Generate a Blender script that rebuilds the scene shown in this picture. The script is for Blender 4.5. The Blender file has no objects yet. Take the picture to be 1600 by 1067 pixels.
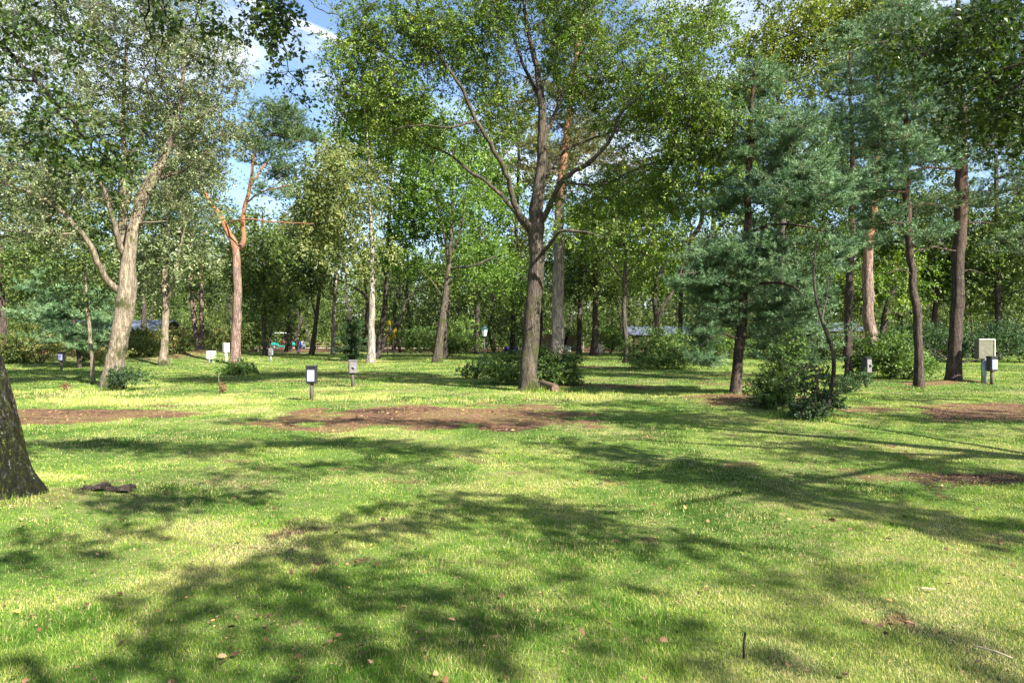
import bpy, bmesh, math, random
import numpy as np
from mathutils import Vector

S = bpy.context.scene
C = S.collection
rng = np.random.default_rng(7)
random.seed(7)
R = math.radians

# ------------------------------------------------------------------ camera, sky, sun, exposure
F, HZ, CH = 1067.0, 527.0, 1.55          # focal length in photo pixels, horizon row, eye height
cam_d = bpy.data.cameras.new('camera')
cam = bpy.data.objects.new('camera', cam_d); C.objects.link(cam)
cam.location = (0, 0, CH); cam.rotation_euler = (R(90), 0, 0)
cam_d.sensor_width = 36; cam_d.lens = 24.0; cam_d.shift_y = -0.0041
cam_d.clip_start = 0.05; cam_d.clip_end = 3000
S.camera = cam

SUN_EL, SUN_AZ = R(40), R(133)            # azimuth clockwise from +Y
sd = Vector((math.sin(SUN_AZ)*math.cos(SUN_EL), math.cos(SUN_AZ)*math.cos(SUN_EL), math.sin(SUN_EL)))
sun_d = bpy.data.lights.new('sun', 'SUN'); sun_d.energy = 5.0; sun_d.angle = R(0.55); sun_d.color = (1.0, .945, .82)
sun = bpy.data.objects.new('sun', sun_d); C.objects.link(sun)
sun.rotation_euler = (-sd).to_track_quat('-Z', 'Y').to_euler()
S.view_settings.view_transform = 'Standard'; S.view_settings.look = 'None'
S.view_settings.exposure = 2.0; S.view_settings.gamma = 1

W = bpy.data.worlds.new('World'); S.world = W; W.use_nodes = True
nt = W.node_tree; nt.nodes.clear()
def N(t, typ, **kw):
    n = t.nodes.new(typ)
    for k, v in kw.items(): setattr(n, k, v)
    return n
sky = N(nt, 'ShaderNodeTexSky', sky_type='NISHITA', sun_disc=False)
sky.sun_elevation = SUN_EL; sky.sun_rotation = SUN_AZ; sky.air_density = 1.1; sky.dust_density = 1.0; sky.ozone_density = 3.0
bg = N(nt, 'ShaderNodeBackground'); bg.inputs[1].default_value = 0.066
out = N(nt, 'ShaderNodeOutputWorld')
tc = N(nt, 'ShaderNodeTexCoord')
mp = N(nt, 'ShaderNodeMapping'); mp.inputs['Scale'].default_value = (1.0, 1.0, 2.6)
nz = N(nt, 'ShaderNodeTexNoise'); nz.inputs['Scale'].default_value = 2.6; nz.inputs['Detail'].default_value = 7; nz.inputs['Roughness'].default_value = .55
cr = N(nt, 'ShaderNodeValToRGB'); cr.color_ramp.elements[0].position = .50; cr.color_ramp.elements[1].position = .70
mx = N(nt, 'ShaderNodeMix', data_type='RGBA'); mx.inputs['B'].default_value = (6.0, 6.3, 6.7, 1)
# a contrail: a thin straight band on the celestial sphere between two directions seen in the photo
def dirpx(px, py):
    v = Vector(((px-800)/F, 1, (HZ-py)/F)); return v.normalized()
d0, d1 = dirpx(430, 20), dirpx(560, 78)
nrm = d0.cross(d1).normalized()
dt = N(nt, 'ShaderNodeVectorMath', operation='DOT_PRODUCT'); dt.inputs[1].default_value = nrm
ab = N(nt, 'ShaderNodeMath', operation='ABSOLUTE')
mr = N(nt, 'ShaderNodeMapRange'); mr.inputs['From Min'].default_value = .0025; mr.inputs['From Max'].default_value = .008
mr.inputs['To Min'].default_value = .75; mr.inputs['To Max'].default_value = 0
mxx = N(nt, 'ShaderNodeMath', operation='MAXIMUM')
L = nt.links.new
L(tc.outputs['Generated'], mp.inputs[0]); L(mp.outputs[0], nz.inputs['Vector']); L(nz.outputs['Fac'], cr.inputs[0])
L(tc.outputs['Generated'], dt.inputs[0]); L(dt.outputs['Value'], ab.inputs[0]); L(ab.outputs[0], mr.inputs['Value'])
dm = N(nt, 'ShaderNodeVectorMath', operation='DOT_PRODUCT'); dm.inputs[1].default_value = dirpx(455, 28); L(tc.outputs['Generated'], dm.inputs[0])
mk = N(nt, 'ShaderNodeMapRange'); mk.inputs['From Min'].default_value = .988; mk.inputs['From Max'].default_value = .996; L(dm.outputs['Value'], mk.inputs['Value'])
mm_ = N(nt, 'ShaderNodeMath', operation='MULTIPLY'); L(mk.outputs[0], mm_.inputs[0]); L(mr.outputs[0], mm_.inputs[1])
L(cr.outputs[0], mxx.inputs[0]); L(mm_.outputs[0], mxx.inputs[1])
L(mxx.outputs[0], mx.inputs['Factor']); L(sky.outputs[0], mx.inputs['A']); L(mx.outputs['Result'], bg.inputs[0]); L(bg.outputs[0], out.inputs[0])

S.cycles.max_bounces = 7; S.cycles.diffuse_bounces = 3; S.cycles.glossy_bounces = 2; S.cycles.transmission_bounces = 4
S.cycles.transparent_max_bounces = 4
S.cycles.use_denoising = True
S.render.film_transparent = False

# ------------------------------------------------------------------ helpers
def P(px, py, D, dd=0.0):
    Y = D
    return np.array([(px-800)/F*Y, Y+dd, CH+(HZ-py)/F*Y])

class VN:                                   # value noise in 2-D
    def __init__(s, seed, n=128):
        s.n = n; s.g = np.random.default_rng(seed).random((n, n))
    def __call__(s, x, y):
        x = np.asarray(x, float); y = np.asarray(y, float)
        xi = np.floor(x).astype(int); yi = np.floor(y).astype(int)
        fx = x-xi; fy = y-yi; fx = fx*fx*(3-2*fx); fy = fy*fy*(3-2*fy); n = s.n
        a = s.g[xi % n, yi % n]; b = s.g[(xi+1) % n, yi % n]; c = s.g[xi % n, (yi+1) % n]; d = s.g[(xi+1) % n, (yi+1) % n]
        return (a*(1-fx)+b*fx)*(1-fy)+(c*(1-fx)+d*fx)*fy
n1, n2, n3, n4 = VN(1), VN(2), VN(3), VN(4)
def fbm(n, x, y, o=4):
    r = 0; a = .5; t = 0
    for i in range(o): r = r+a*n(x*2**i+17*i, y*2**i+9*i); t += a; a *= .55
    return r/t

def G(x, y):                                # height of the ground
    x = np.asarray(x, float); y = np.asarray(y, float)
    z = .09*(fbm(n1, x*.25, y*.25, 3)-.5)*np.clip((y-1)/6, 0, 1)
    z = z + 1.0*np.exp(-(((x+27)/9)**2+((y-47)/7)**2))
    z = z + .16*np.exp(-(((x-14.8)/1.0)**2+((y-22.6)/.8)**2))
    z = z + .10*np.exp(-(((x-2.3)/1.8)**2+((y-20.5)/1.2)**2))
    z = z + .12*np.exp(-(((x-5.9)/1.6)**2+((y-16.5)/1.6)**2))
    z = z + .14*np.exp(-(((x+5.0)/1.2)**2+((y-6.3)/1.1)**2))
    return z
def gp(px, py, lift=0.0):                   # the ground point seen at a photo pixel
    D = CH*F/(py-HZ); x = (px-800)/F*D
    return np.array([x, D, float(G(x, D))+lift])

def bare(x, y):                             # 0 lawn .. 1 bare soil
    j = .8*(fbm(n2, x*1.4, y*1.4, 5)-.5)
    def box(cx, cy, hx, hy, s=.5):
        q = np.maximum(np.abs(x-cx)/hx, np.abs(y-cy)/hy); q2 = np.hypot((x-cx)/hx, (y-cy)/hy)
        return np.clip((1.0-(.5*q+.5*q2)+j*1.5)/s, 0, 1)
    m = box(-1.6, 13.4, 3.2, 2.25, .25)
    m = np.maximum(m, box(-9.4, 13.6, 3.2, 1.6, .3))
    m = np.maximum(m, box(12.0, 14.2, 4.6, 2.2, .35))
    m = np.maximum(m, .8*box(5.3, 7.6, 1.3, .45, .5))
    m = np.maximum(m, .9*box(5.9, 16.4, 1.9, 1.8, .5))
    m = np.maximum(m, .9*box(2.6, 21.0, 2.2, 1.5, .5))
    m = np.maximum(m, .9*box(14.4, 22.6, 1.9, .9, .5))
    m = np.maximum(m, box(-27, 46, 9, 7, .5))
    m = np.maximum(m, .6*box(-6, 19.3, 4, .25, .5)); m = np.maximum(m, .6*box(-3, 22.0, 4, .25, .5)); m = np.maximum(m, .6*box(-10, 33, 6, .5, .5)); m = np.maximum(m, .6*box(1, 29, 4, .5, .5)); m = np.maximum(m, .6*box(-2, 38, 6, .7, .5)); m = np.maximum(m, .7*box(9, 28, 4, .6, .5))
    m = np.maximum(m, .7*box(-12, 24.6, 9, .35, .5))
    m = np.maximum(m, .7*box(-4.5, 27, 3.5, .8, .5))
    m = np.maximum(m, .7*box(-7, 29.5, 3.0, .6, .5))
    m = np.maximum(m, .8*box(3, 24.5, 6, .3, .5))
    m = np.maximum(m, .8*box(-9, 42, 3, 1.2, .5))
    m = np.maximum(m, .8*box(4.5, 35, 3.5, 1.0, .5))
    m = np.maximum(m, .7*box(7.5, 22.5, 2.5, .8, .5))
    m = np.maximum(m, .45*box(-4.7, 6.2, 1.1, .6, .5))
    m = np.maximum(m, .5*box(-3.5, 8.6, .5, .25, .5))
    m = np.maximum(m, .6*np.clip((fbm(n3, x*1.9, y*1.9, 5)-.66)/.08, 0, 1))
    m = np.maximum(m, np.clip((y-66)/10, 0, .9))
    return m
def straw(x, y):                            # 0 short lawn .. 1 tall pale dry grass
    j = 1.3*(fbm(n4, x*1.5, y*1.5, 3)-.5)
    def band(cx, cy, hx, hy):
        return np.clip((1.0-np.hypot((x-cx)/hx, (y-cy)/hy)+j)/.4, 0, 1)
    return .62*(.1+1.0*np.clip((fbm(n2, x*2.2+3, y*1.6, 3)-.3)/.3, 0, 1))*np.maximum.reduce([band(-9.2, 16.7, 3.6, 1.3), band(-2.2, 16.4, 2.2, .6), band(1.2, 17.0, 1.6, .5), band(-4.2, 17.2, 1.8, .7), band(2.5, 17.6, 2.2, .7), band(-12, 18.6, 2.5, 1.2)])

def mesh_np(name, V, faces, mats, attr=None, smooth=False, midx=None):
    """faces: list of int arrays (n,k); attr: per-face float"""
    me = bpy.data.meshes.new(name)
    faces = [np.asarray(f) for f in faces if len(f)]
    me.vertices.add(len(V)); me.vertices.foreach_set('co', np.ascontiguousarray(V, np.float32).ravel())
    lv = np.concatenate([f.ravel() for f in faces]).astype(np.int32)
    tot = np.concatenate([np.full(len(f), f.shape[1]) for f in faces]).astype(np.int32)
    st = np.concatenate([[0], np.cumsum(tot)[:-1]]).astype(np.int32)
    me.loops.add(len(lv)); me.loops.foreach_set('vertex_index', lv)
    me.polygons.add(len(tot)); me.polygons.foreach_set('loop_start', st)
    me.polygons.foreach_set('use_smooth', np.full(len(tot), smooth, dtype=bool))
    for m in mats: me.materials.append(m)
    if midx is not None: me.polygons.foreach_set('material_index', np.asarray(midx, np.int32))
    if attr is not None:
        a = me.attributes.new('tint', 'FLOAT', 'FACE'); a.data.foreach_set('value', np.asarray(attr, np.float32))
    me.update(calc_edges=True)
    return me
def link(name, me, parent=None):
    o = bpy.data.objects.new(name, me); C.objects.link(o)
    if parent is not None: o.parent = parent
    return o
def tag(o, label=None, cat=None, group=None, kind=None):
    if label: o['label'] = label
    if cat: o['category'] = cat
    if group: o['group'] = group
    if kind: o['kind'] = kind
    return o
def empty(name, loc, label=None, cat=None, group=None, rz=0.0):
    o = bpy.data.objects.new(name, None); C.objects.link(o); o.location = tuple(float(v) for v in loc); o.rotation_euler = (0, 0, rz)
    o.empty_display_size = .3
    return tag(o, label, cat, group)

# ------------------------------------------------------------------ materials
def newmat(name):
    m = bpy.data.materials.new(name); m.use_nodes = True; t = m.node_tree; t.nodes.clear()
    o = N(t, 'ShaderNodeOutputMaterial'); return m, t, o
def ramp(t, stops):
    r = N(t, 'ShaderNodeValToRGB'); e = r.color_ramp.elements
    while len(e) < len(stops): e.new(.5)
    for i, (p, c) in enumerate(stops): e[i].position = p; e[i].color = (*c, 1)
    return r
def leaf_mat(name, stops, rough=.5, trans=.28, tcol=(1.3, 1.5, .5), spec=.3):
    m, t, o = newmat(name); L = t.links.new
    a = N(t, 'ShaderNodeAttribute', attribute_name='tint'); r = ramp(t, stops); L(a.outputs['Fac'], r.inputs[0])
    p = N(t, 'ShaderNodeBsdfPrincipled'); p.inputs['Roughness'].default_value = rough; p.inputs['Specular IOR Level'].default_value = spec
    L(r.outputs[0], p.inputs['Base Color'])
    ml = N(t, 'ShaderNodeMix', data_type='RGBA', blend_type='MULTIPLY'); ml.inputs['Factor'].default_value = 1
    ml.inputs['B'].default_value = (*tcol, 1); L(r.outputs[0], ml.inputs['A'])
    tr = N(t, 'ShaderNodeBsdfTranslucent'); L(ml.outputs['Result'], tr.inputs[0])
    mi = N(t, 'ShaderNodeMixShader'); mi.inputs[0].default_value = trans
    L(p.outputs[0], mi.inputs[1]); L(tr.outputs[0], mi.inputs[2]); L(mi.outputs[0], o.inputs[0]); return m
def bark_mat(name, dark, light, scale=9.0, top=None, top_z=(3, 6), moss=0.0, bump=.6, white=0.0, mcol=((.015, .02, .007), (.065, .075, .022))):
    m, t, o = newmat(name); L = t.links.new
    tc = N(t, 'ShaderNodeTexCoord'); mp = N(t, 'ShaderNodeMapping'); mp.inputs['Scale'].default_value = (1, 1, .16)
    L(tc.outputs['Object'], mp.inputs[0])
    v = N(t, 'ShaderNodeTexVoronoi', feature='DISTANCE_TO_EDGE'); v.inputs['Scale'].default_value = scale
    nz = N(t, 'ShaderNodeTexNoise'); nz.inputs['Scale'].default_value = scale*1.7; nz.inputs['Detail'].default_value = 7; nz.inputs['Roughness'].default_value = .7
    ad = N(t, 'ShaderNodeMix', data_type='RGBA'); ad.inputs['Factor'].default_value = .3
    L(mp.outputs[0], nz.inputs['Vector']); L(mp.outputs[0], ad.inputs['A']); L(nz.outputs['Color'], ad.inputs['B']); L(ad.outputs['Result'], v.inputs['Vector'])
    mr = N(t, 'ShaderNodeMapRange'); mr.inputs['From Max'].default_value = .22; mr.inputs['To Min'].default_value = .45; L(v.outputs['Distance'], mr.inputs['Value'])
    mu = N(t, 'ShaderNodeMath', operation='MULTIPLY'); L(mr.outputs[0], mu.inputs[0]); L(nz.outputs['Fac'], mu.inputs[1])
    r = ramp(t, [(.27, dark), (.40, light), (.58, tuple(min(1, c*1.35) for c in light))]); L(mu.outputs[0], r.inputs[0])
    col = r.outputs[0]
    sx = N(t, 'ShaderNodeSeparateXYZ'); L(tc.outputs['Object'], sx.inputs[0])
    big = N(t, 'ShaderNodeTexNoise'); big.inputs['Scale'].default_value = 2.2; big.inputs['Detail'].default_value = 5; L(tc.outputs['Object'], big.inputs['Vector'])
    if top:
        r2 = ramp(t, [(.1, tuple(c*.55 for c in top)), (.5, top), (.8, tuple(min(1, c*1.3) for c in top))]); L(mu.outputs[0], r2.inputs[0])
        h = N(t, 'ShaderNodeMath', operation='MULTIPLY_ADD'); h.inputs[1].default_value = 2.0; L(big.outputs['Fac'], h.inputs[0]); L(sx.outputs['Z'], h.inputs[2])
        mz = N(t, 'ShaderNodeMapRange'); mz.inputs['From Min'].default_value = top_z[0]+1; mz.inputs['From Max'].default_value = top_z[1]+1; L(h.outputs[0], mz.inputs['Value'])
        mm = N(t, 'ShaderNodeMix', data_type='RGBA'); L(mz.outputs[0], mm.inputs['Factor']); L(col, mm.inputs['A']); L(r2.outputs[0], mm.inputs['B']); col = mm.outputs['Result']
    if moss > 0:
        hz = N(t, 'ShaderNodeMapRange'); hz.inputs['From Min'].default_value = 0; hz.inputs['From Max'].default_value = 3.0
        hz.inputs['To Min'].default_value = moss*.35; hz.inputs['To Max'].default_value = -.05; L(sx.outputs['Z'], hz.inputs['Value'])
        aa = N(t, 'ShaderNodeMath', operation='ADD'); af = N(t, 'ShaderNodeMath', operation='MULTIPLY_ADD'); af.inputs[1].default_value = .7; L(nz.outputs['Fac'], af.inputs[0]); L(hz.outputs[0], af.inputs[2]); sb = N(t, 'ShaderNodeMath', operation='SUBTRACT'); sb.inputs[1].default_value = .35; L(af.outputs[0], sb.inputs[0]); L(big.outputs['Fac'], aa.inputs[0]); L(sb.outputs[0], aa.inputs[1])
        mz = N(t, 'ShaderNodeMapRange'); mz.inputs['From Min'].default_value = .56; mz.inputs['From Max'].default_value = .66; L(aa.outputs[0], mz.inputs['Value'])
        mg = ramp(t, [(.40, mcol[0]), (.60, mcol[1])]); L(nz.outputs['Fac'], mg.inputs[0])
        mm = N(t, 'ShaderNodeMix', data_type='RGBA'); L(mz.outputs[0], mm.inputs['Factor']); L(col, mm.inputs['A']); L(mg.outputs[0], mm.inputs['B']); col = mm.outputs['Result']
    if white > 0:
        wn = N(t, 'ShaderNodeTexNoise'); wn.inputs['Scale'].default_value = 14; wn.inputs['Detail'].default_value = 8; wn.inputs['Roughness'].default_value = .7; L(tc.outputs['Object'], wn.inputs['Vector'])
        mz = N(t, 'ShaderNodeMapRange'); mz.inputs['From Min'].default_value = .60-.1*white; mz.inputs['From Max'].default_value = .66-.1*white; mz.inputs['To Max'].default_value = .7; L(wn.outputs['Fac'], mz.inputs['Value'])
        mm = N(t, 'ShaderNodeMix', data_type='RGBA'); mm.inputs['B'].default_value = (.45, .47, .44, 1); L(mz.outputs[0], mm.inputs['Factor']); L(col, mm.inputs['A']); col = mm.outputs['Result']
    p = N(t, 'ShaderNodeBsdfPrincipled'); p.inputs['Roughness'].default_value = .9; p.inputs['Specular IOR Level'].default_value = .2
    L(col, p.inputs['Base Color'])
    b = N(t, 'ShaderNodeBump'); b.inputs['Strength'].default_value = bump; b.inputs['Distance'].default_value = .09; L(mu.outputs[0], b.inputs['Height']); L(b.outputs[0], p.inputs['Normal'])
    L(p.outputs[0], o.inputs[0]); return m
def plain(name, col, rough=.6, metal=0.0, var=.25, scale=12, bump=.1, spec=.4):
    m, t, o = newmat(name); L = t.links.new
    tc = N(t, 'ShaderNodeTexCoord'); nz = N(t, 'ShaderNodeTexNoise'); nz.inputs['Scale'].default_value = scale; nz.inputs['Detail'].default_value = 6
    L(tc.outputs['Object'], nz.inputs['Vector'])
    r = ramp(t, [(.3, tuple(c*(1-var) for c in col)), (.7, tuple(min(1, c*(1+var)) for c in col))]); L(nz.outputs['Fac'], r.inputs[0])
    p = N(t, 'ShaderNodeBsdfPrincipled'); p.inputs['Roughness'].default_value = rough; p.inputs['Metallic'].default_value = metal; p.inputs['Specular IOR Level'].default_value = spec
    L(r.outputs[0], p.inputs['Base Color'])
    b = N(t, 'ShaderNodeBump'); b.inputs['Strength'].default_value = bump; b.inputs['Distance'].default_value = .02; L(nz.outputs['Fac'], b.inputs['Height']); L(b.outputs[0], p.inputs['Normal'])
    L(p.outputs[0], o.inputs[0]); return m

M = {}
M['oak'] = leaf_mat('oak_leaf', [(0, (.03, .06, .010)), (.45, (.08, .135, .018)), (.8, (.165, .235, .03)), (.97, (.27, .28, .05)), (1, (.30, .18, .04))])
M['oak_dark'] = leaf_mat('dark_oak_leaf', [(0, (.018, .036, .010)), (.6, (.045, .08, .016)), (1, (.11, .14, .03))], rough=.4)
M['silver'] = leaf_mat('grey_green_leaf', [(0, (.045, .065, .025)), (.5, (.11, .145, .055)), (.85, (.21, .235, .12)), (1, (.34, .33, .22))], rough=.42, spec=.5, trans=.22, tcol=(1.2, 1.4, .6))
M['bright'] = leaf_mat('bright_leaf', [(0, (.03, .06, .012)), (.5, (.085, .155, .022)), (.9, (.17, .26, .045)), (1, (.25, .3, .06))], trans=.35)
M['yellow'] = leaf_mat('yellow_green_leaf', [(0, (.05, .075, .016)), (.5, (.13, .165, .03)), (.9, (.26, .26, .05)), (1, (.34, .22, .05))], trans=.35)
M['birch'] = leaf_mat('birch_leaf', [(0, (.06, .085, .03)), (.5, (.14, .17, .055)), (.9, (.26, .26, .10)), (1, (.36, .32, .12))], trans=.4)
M['mid'] = leaf_mat('woodland_leaf', [(0, (.016, .034, .009)), (.5, (.058, .098, .022)), (.85, (.17, .21, .05)), (1, (.27, .28, .10))], trans=.25)
M['blue'] = leaf_mat('blue_pine_needle', [(0, (.020, .048, .020)), (.5, (.082, .158, .068)), (1, (.29, .41, .20))], rough=.5, trans=.1, tcol=(1, 1.3, .7))
M['pine'] = leaf_mat('pine_needle', [(0, (.018, .038, .014)), (.5, (.06, .105, .038)), (1, (.17, .24, .09))], rough=.5, trans=.12, tcol=(1, 1.3, .7))
M['larch'] = leaf_mat('feathery_needle', [(0, (.05, .05, .02)), (.5, (.12, .12, .045)), (1, (.24, .2, .09))], rough=.5, trans=.25, tcol=(1.2, 1.2, .7))
M['shrub'] = leaf_mat('shrub_leaf', [(0, (.025, .055, .014)), (.5, (.08, .14, .03)), (.9, (.20, .27, .07)), (1, (.26, .30, .06))])
M['dshrub'] = leaf_mat('dark_shrub_leaf', [(0, (.015, .035, .014)), (.6, (.04, .08, .03)), (1, (.10, .16, .05))])
M['bramble'] = leaf_mat('bramble_leaf', [(0, (.03, .05, .014)), (.5, (.09, .13, .03)), (.8, (.2, .19, .06)), (1, (.30, .16, .07))])
M['grass'] = leaf_mat('grass_blade', [(0, (.035, .095, .008)), (.3, (.095, .20, .02)), (.58, (.27, .345, .055)), (.85, (.48, .43, .17)), (1, (.54, .44, .28))], rough=.5, trans=.28, tcol=(1.15, 1.2, .65), spec=.15)
M['litter'] = leaf_mat('fallen_leaf', [(0, (.045, .022, .015)), (.5, (.16, .075, .04)), (.8, (.40, .24, .14)), (1, (.55, .28, .08))], rough=.6, trans=.1)
M['b_oak'] = bark_mat('oak_bark', (.024, .019, .015), (.092, .075, .058), 12, moss=.25)
M['b_moss'] = bark_mat('mossy_bark', (.03, .024, .016), (.26, .215, .16), 17, moss=.75, bump=1.6, white=.5, mcol=((.035, .05, .01), (.26, .30, .05)))
M['b_pale'] = bark_mat('pale_bark', (.10, .08, .06), (.24, .195, .145), 12, moss=.3)
M['b_dark'] = bark_mat('dark_bark', (.02, .017, .014), (.075, .062, .05), 10)
M['b_pine'] = bark_mat('pink_pine_bark', (.065, .046, .04), (.22, .15, .125), 11, top=(.32, .15, .08), top_z=(5.2, 7.5))
M['b_bpine'] = bark_mat('brown_pine_bark', (.022, .017, .015), (.082, .06, .05), 12, top=(.11, .065, .048), top_z=(3.5, 6.5))
M['b_birch'] = bark_mat('birch_bark', (.08, .07, .06), (.30, .26, .22), 9)
M['b_bigp'] = bark_mat('grey_pink_bark', (.10, .085, .08), (.27, .22, .20), 9, top=(.30, .15, .09), top_z=(8, 12))

# ------------------------------------------------------------------ tree machinery
def resample(pts, step):
    """Catmull-Rom through rows (x,y,z,r)"""
    p = np.asarray(pts, float)
    if len(p) == 2: p = np.vstack([p[0], (p[0]+p[1])/2, p[1]])
    q = np.vstack([2*p[0]-p[1], p, 2*p[-1]-p[-2]]); o = []
    for i in range(1, len(q)-2):
        n = max(2, int(np.linalg.norm(q[i+1, :3]-q[i, :3])/step))
        t = np.arange(n)[:, None]/n
        a, b, c, d = q[i-1], q[i], q[i+1], q[i+2]
        o.append(.5*((2*b)+(-a+c)*t+(2*a-5*b+4*c-d)*t*t+(-a+3*b-3*c+d)*t**3))
    o.append(p[-1:]); o = np.vstack(o); o[:, 3] = np.clip(o[:, 3], .004, None); return o
def tube(path, seg=8, rough=.0, flare=0.0, seed=0):
    p = path[:, :3]; r = path[:, 3]; n = len(p)
    t = np.gradient(p, axis=0); t /= np.linalg.norm(t, axis=1)[:, None]+1e-9
    ref = np.array([1., 0, 0]) if abs(t[0, 0]) < .7 else np.array([0, 1., 0])
    u = np.cross(t, ref); bad = np.linalg.norm(u, axis=1) < .15
    if bad.any(): u[bad] = np.cross(t[bad], np.array([0, .3, 1.]))
    u /= np.linalg.norm(u, axis=1)[:, None]; w = np.cross(t, u)
    th = np.arange(seg)/seg*2*math.pi
    rr = np.repeat(r[:, None], seg, 1)
    g = np.random.default_rng(seed)
    if rough:
        k = VN(seed+11, 32); ang = np.arange(seg)/seg
        s = np.concatenate([[0], np.cumsum(np.linalg.norm(np.diff(p, axis=0), axis=1))])
        tx = np.cos(th)*1.6+5; ty = np.sin(th)*1.6
        for i in range(n): rr[i] *= 1+rough*2*(k(tx+s[i]*.9, ty+s[i]*1.3)-.5)+rough*1.0*(k(tx*2.5+s[i]*2.5, ty*2.5)-.5)
    if flare:
        h = p[:, 2]-p[0, 2]; ph = g.random(3)*6
        lob = 1+.45*np.sin(3*th+ph[0])+.3*np.sin(5*th+ph[1])
        rr *= 1+flare*np.exp(-h/(.5*r[0]+.1))[:, None]*lob[None]*.8
    V = p[:, None, :]+rr[:, :, None]*(np.cos(th)[None, :, None]*u[:, None, :]+np.sin(th)[None, :, None]*w[:, None, :])
    i = np.arange(n-1)[:, None]*seg; j = np.arange(seg)[None]; j2 = (j+1) % seg
    Fq = np.stack([i+j, i+j2, i+seg+j2, i+seg+j], -1).reshape(-1, 4)
    return V.reshape(-1, 3), Fq
class Geo:
    def __init__(s): s.V = []; s.Q = []; s.n = 0
    def add(s, V, Q): s.V.append(V); s.Q.append(Q+s.n); s.n += len(V)
    def mesh(s, name, mat, off): return mesh_np(name, np.vstack(s.V)-off, [np.vstack(s.Q)], [mat], smooth=True)
def unit(v): return v/(np.linalg.norm(v, axis=-1, keepdims=True)+1e-9)

DIAMOND = (np.array([[0, 0, 0], [.45, .34, .10], [1, 0, -.06], [.45, -.34, .10]]), [np.array([[0, 1, 2, 3]])])
OAKLEAF = (np.array([[0, 0, 0], [.16, .10, .02], [.24, .26, .05], [.36, .14, .03], [.50, .36, .06], [.60, .18, .03], [.76, .30, .03], [.84, .12, 0], [1, 0, -.06],
                     [.84, -.12, 0], [.76, -.30, .03], [.60, -.18, .03], [.50, -.36, .06], [.36, -.14, .03], [.24, -.26, .05], [.16, -.10, .02]]),
           [np.array([[0, 1, 3, 5, 7, 8, 9, 11, 13, 15]]), np.array([[1, 2, 3], [3, 4, 5], [5, 6, 7], [9, 10, 11], [11, 12, 13], [13, 14, 15]])])
NEEDLE = (np.array([[0, -.5, 0], [1, 0, 0], [0, .5, 0]]), [np.array([[0, 1, 2]])])
def place(tmpl, Pos, ax, nr, sl, sw):
    T, Fs = tmpl; ax = unit(ax); b = unit(np.cross(nr, ax)); n = np.cross(ax, b); k = len(T)
    sl = np.broadcast_to(sl, len(Pos))[:, None, None]; sw = np.broadcast_to(sw, len(Pos))[:, None, None]
    V = Pos[:, None]+T[None, :, :1]*ax[:, None]*sl+T[None, :, 1:2]*b[:, None]*sw+T[None, :, 2:]*n[:, None]*sl
    o = (np.arange(len(Pos))*k)[:, None, None]
    return V.reshape(-1, 3), [(f[None]+o).reshape(-1, f.shape[1]) for f in Fs], [f.shape[0] for f in Fs]

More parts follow.
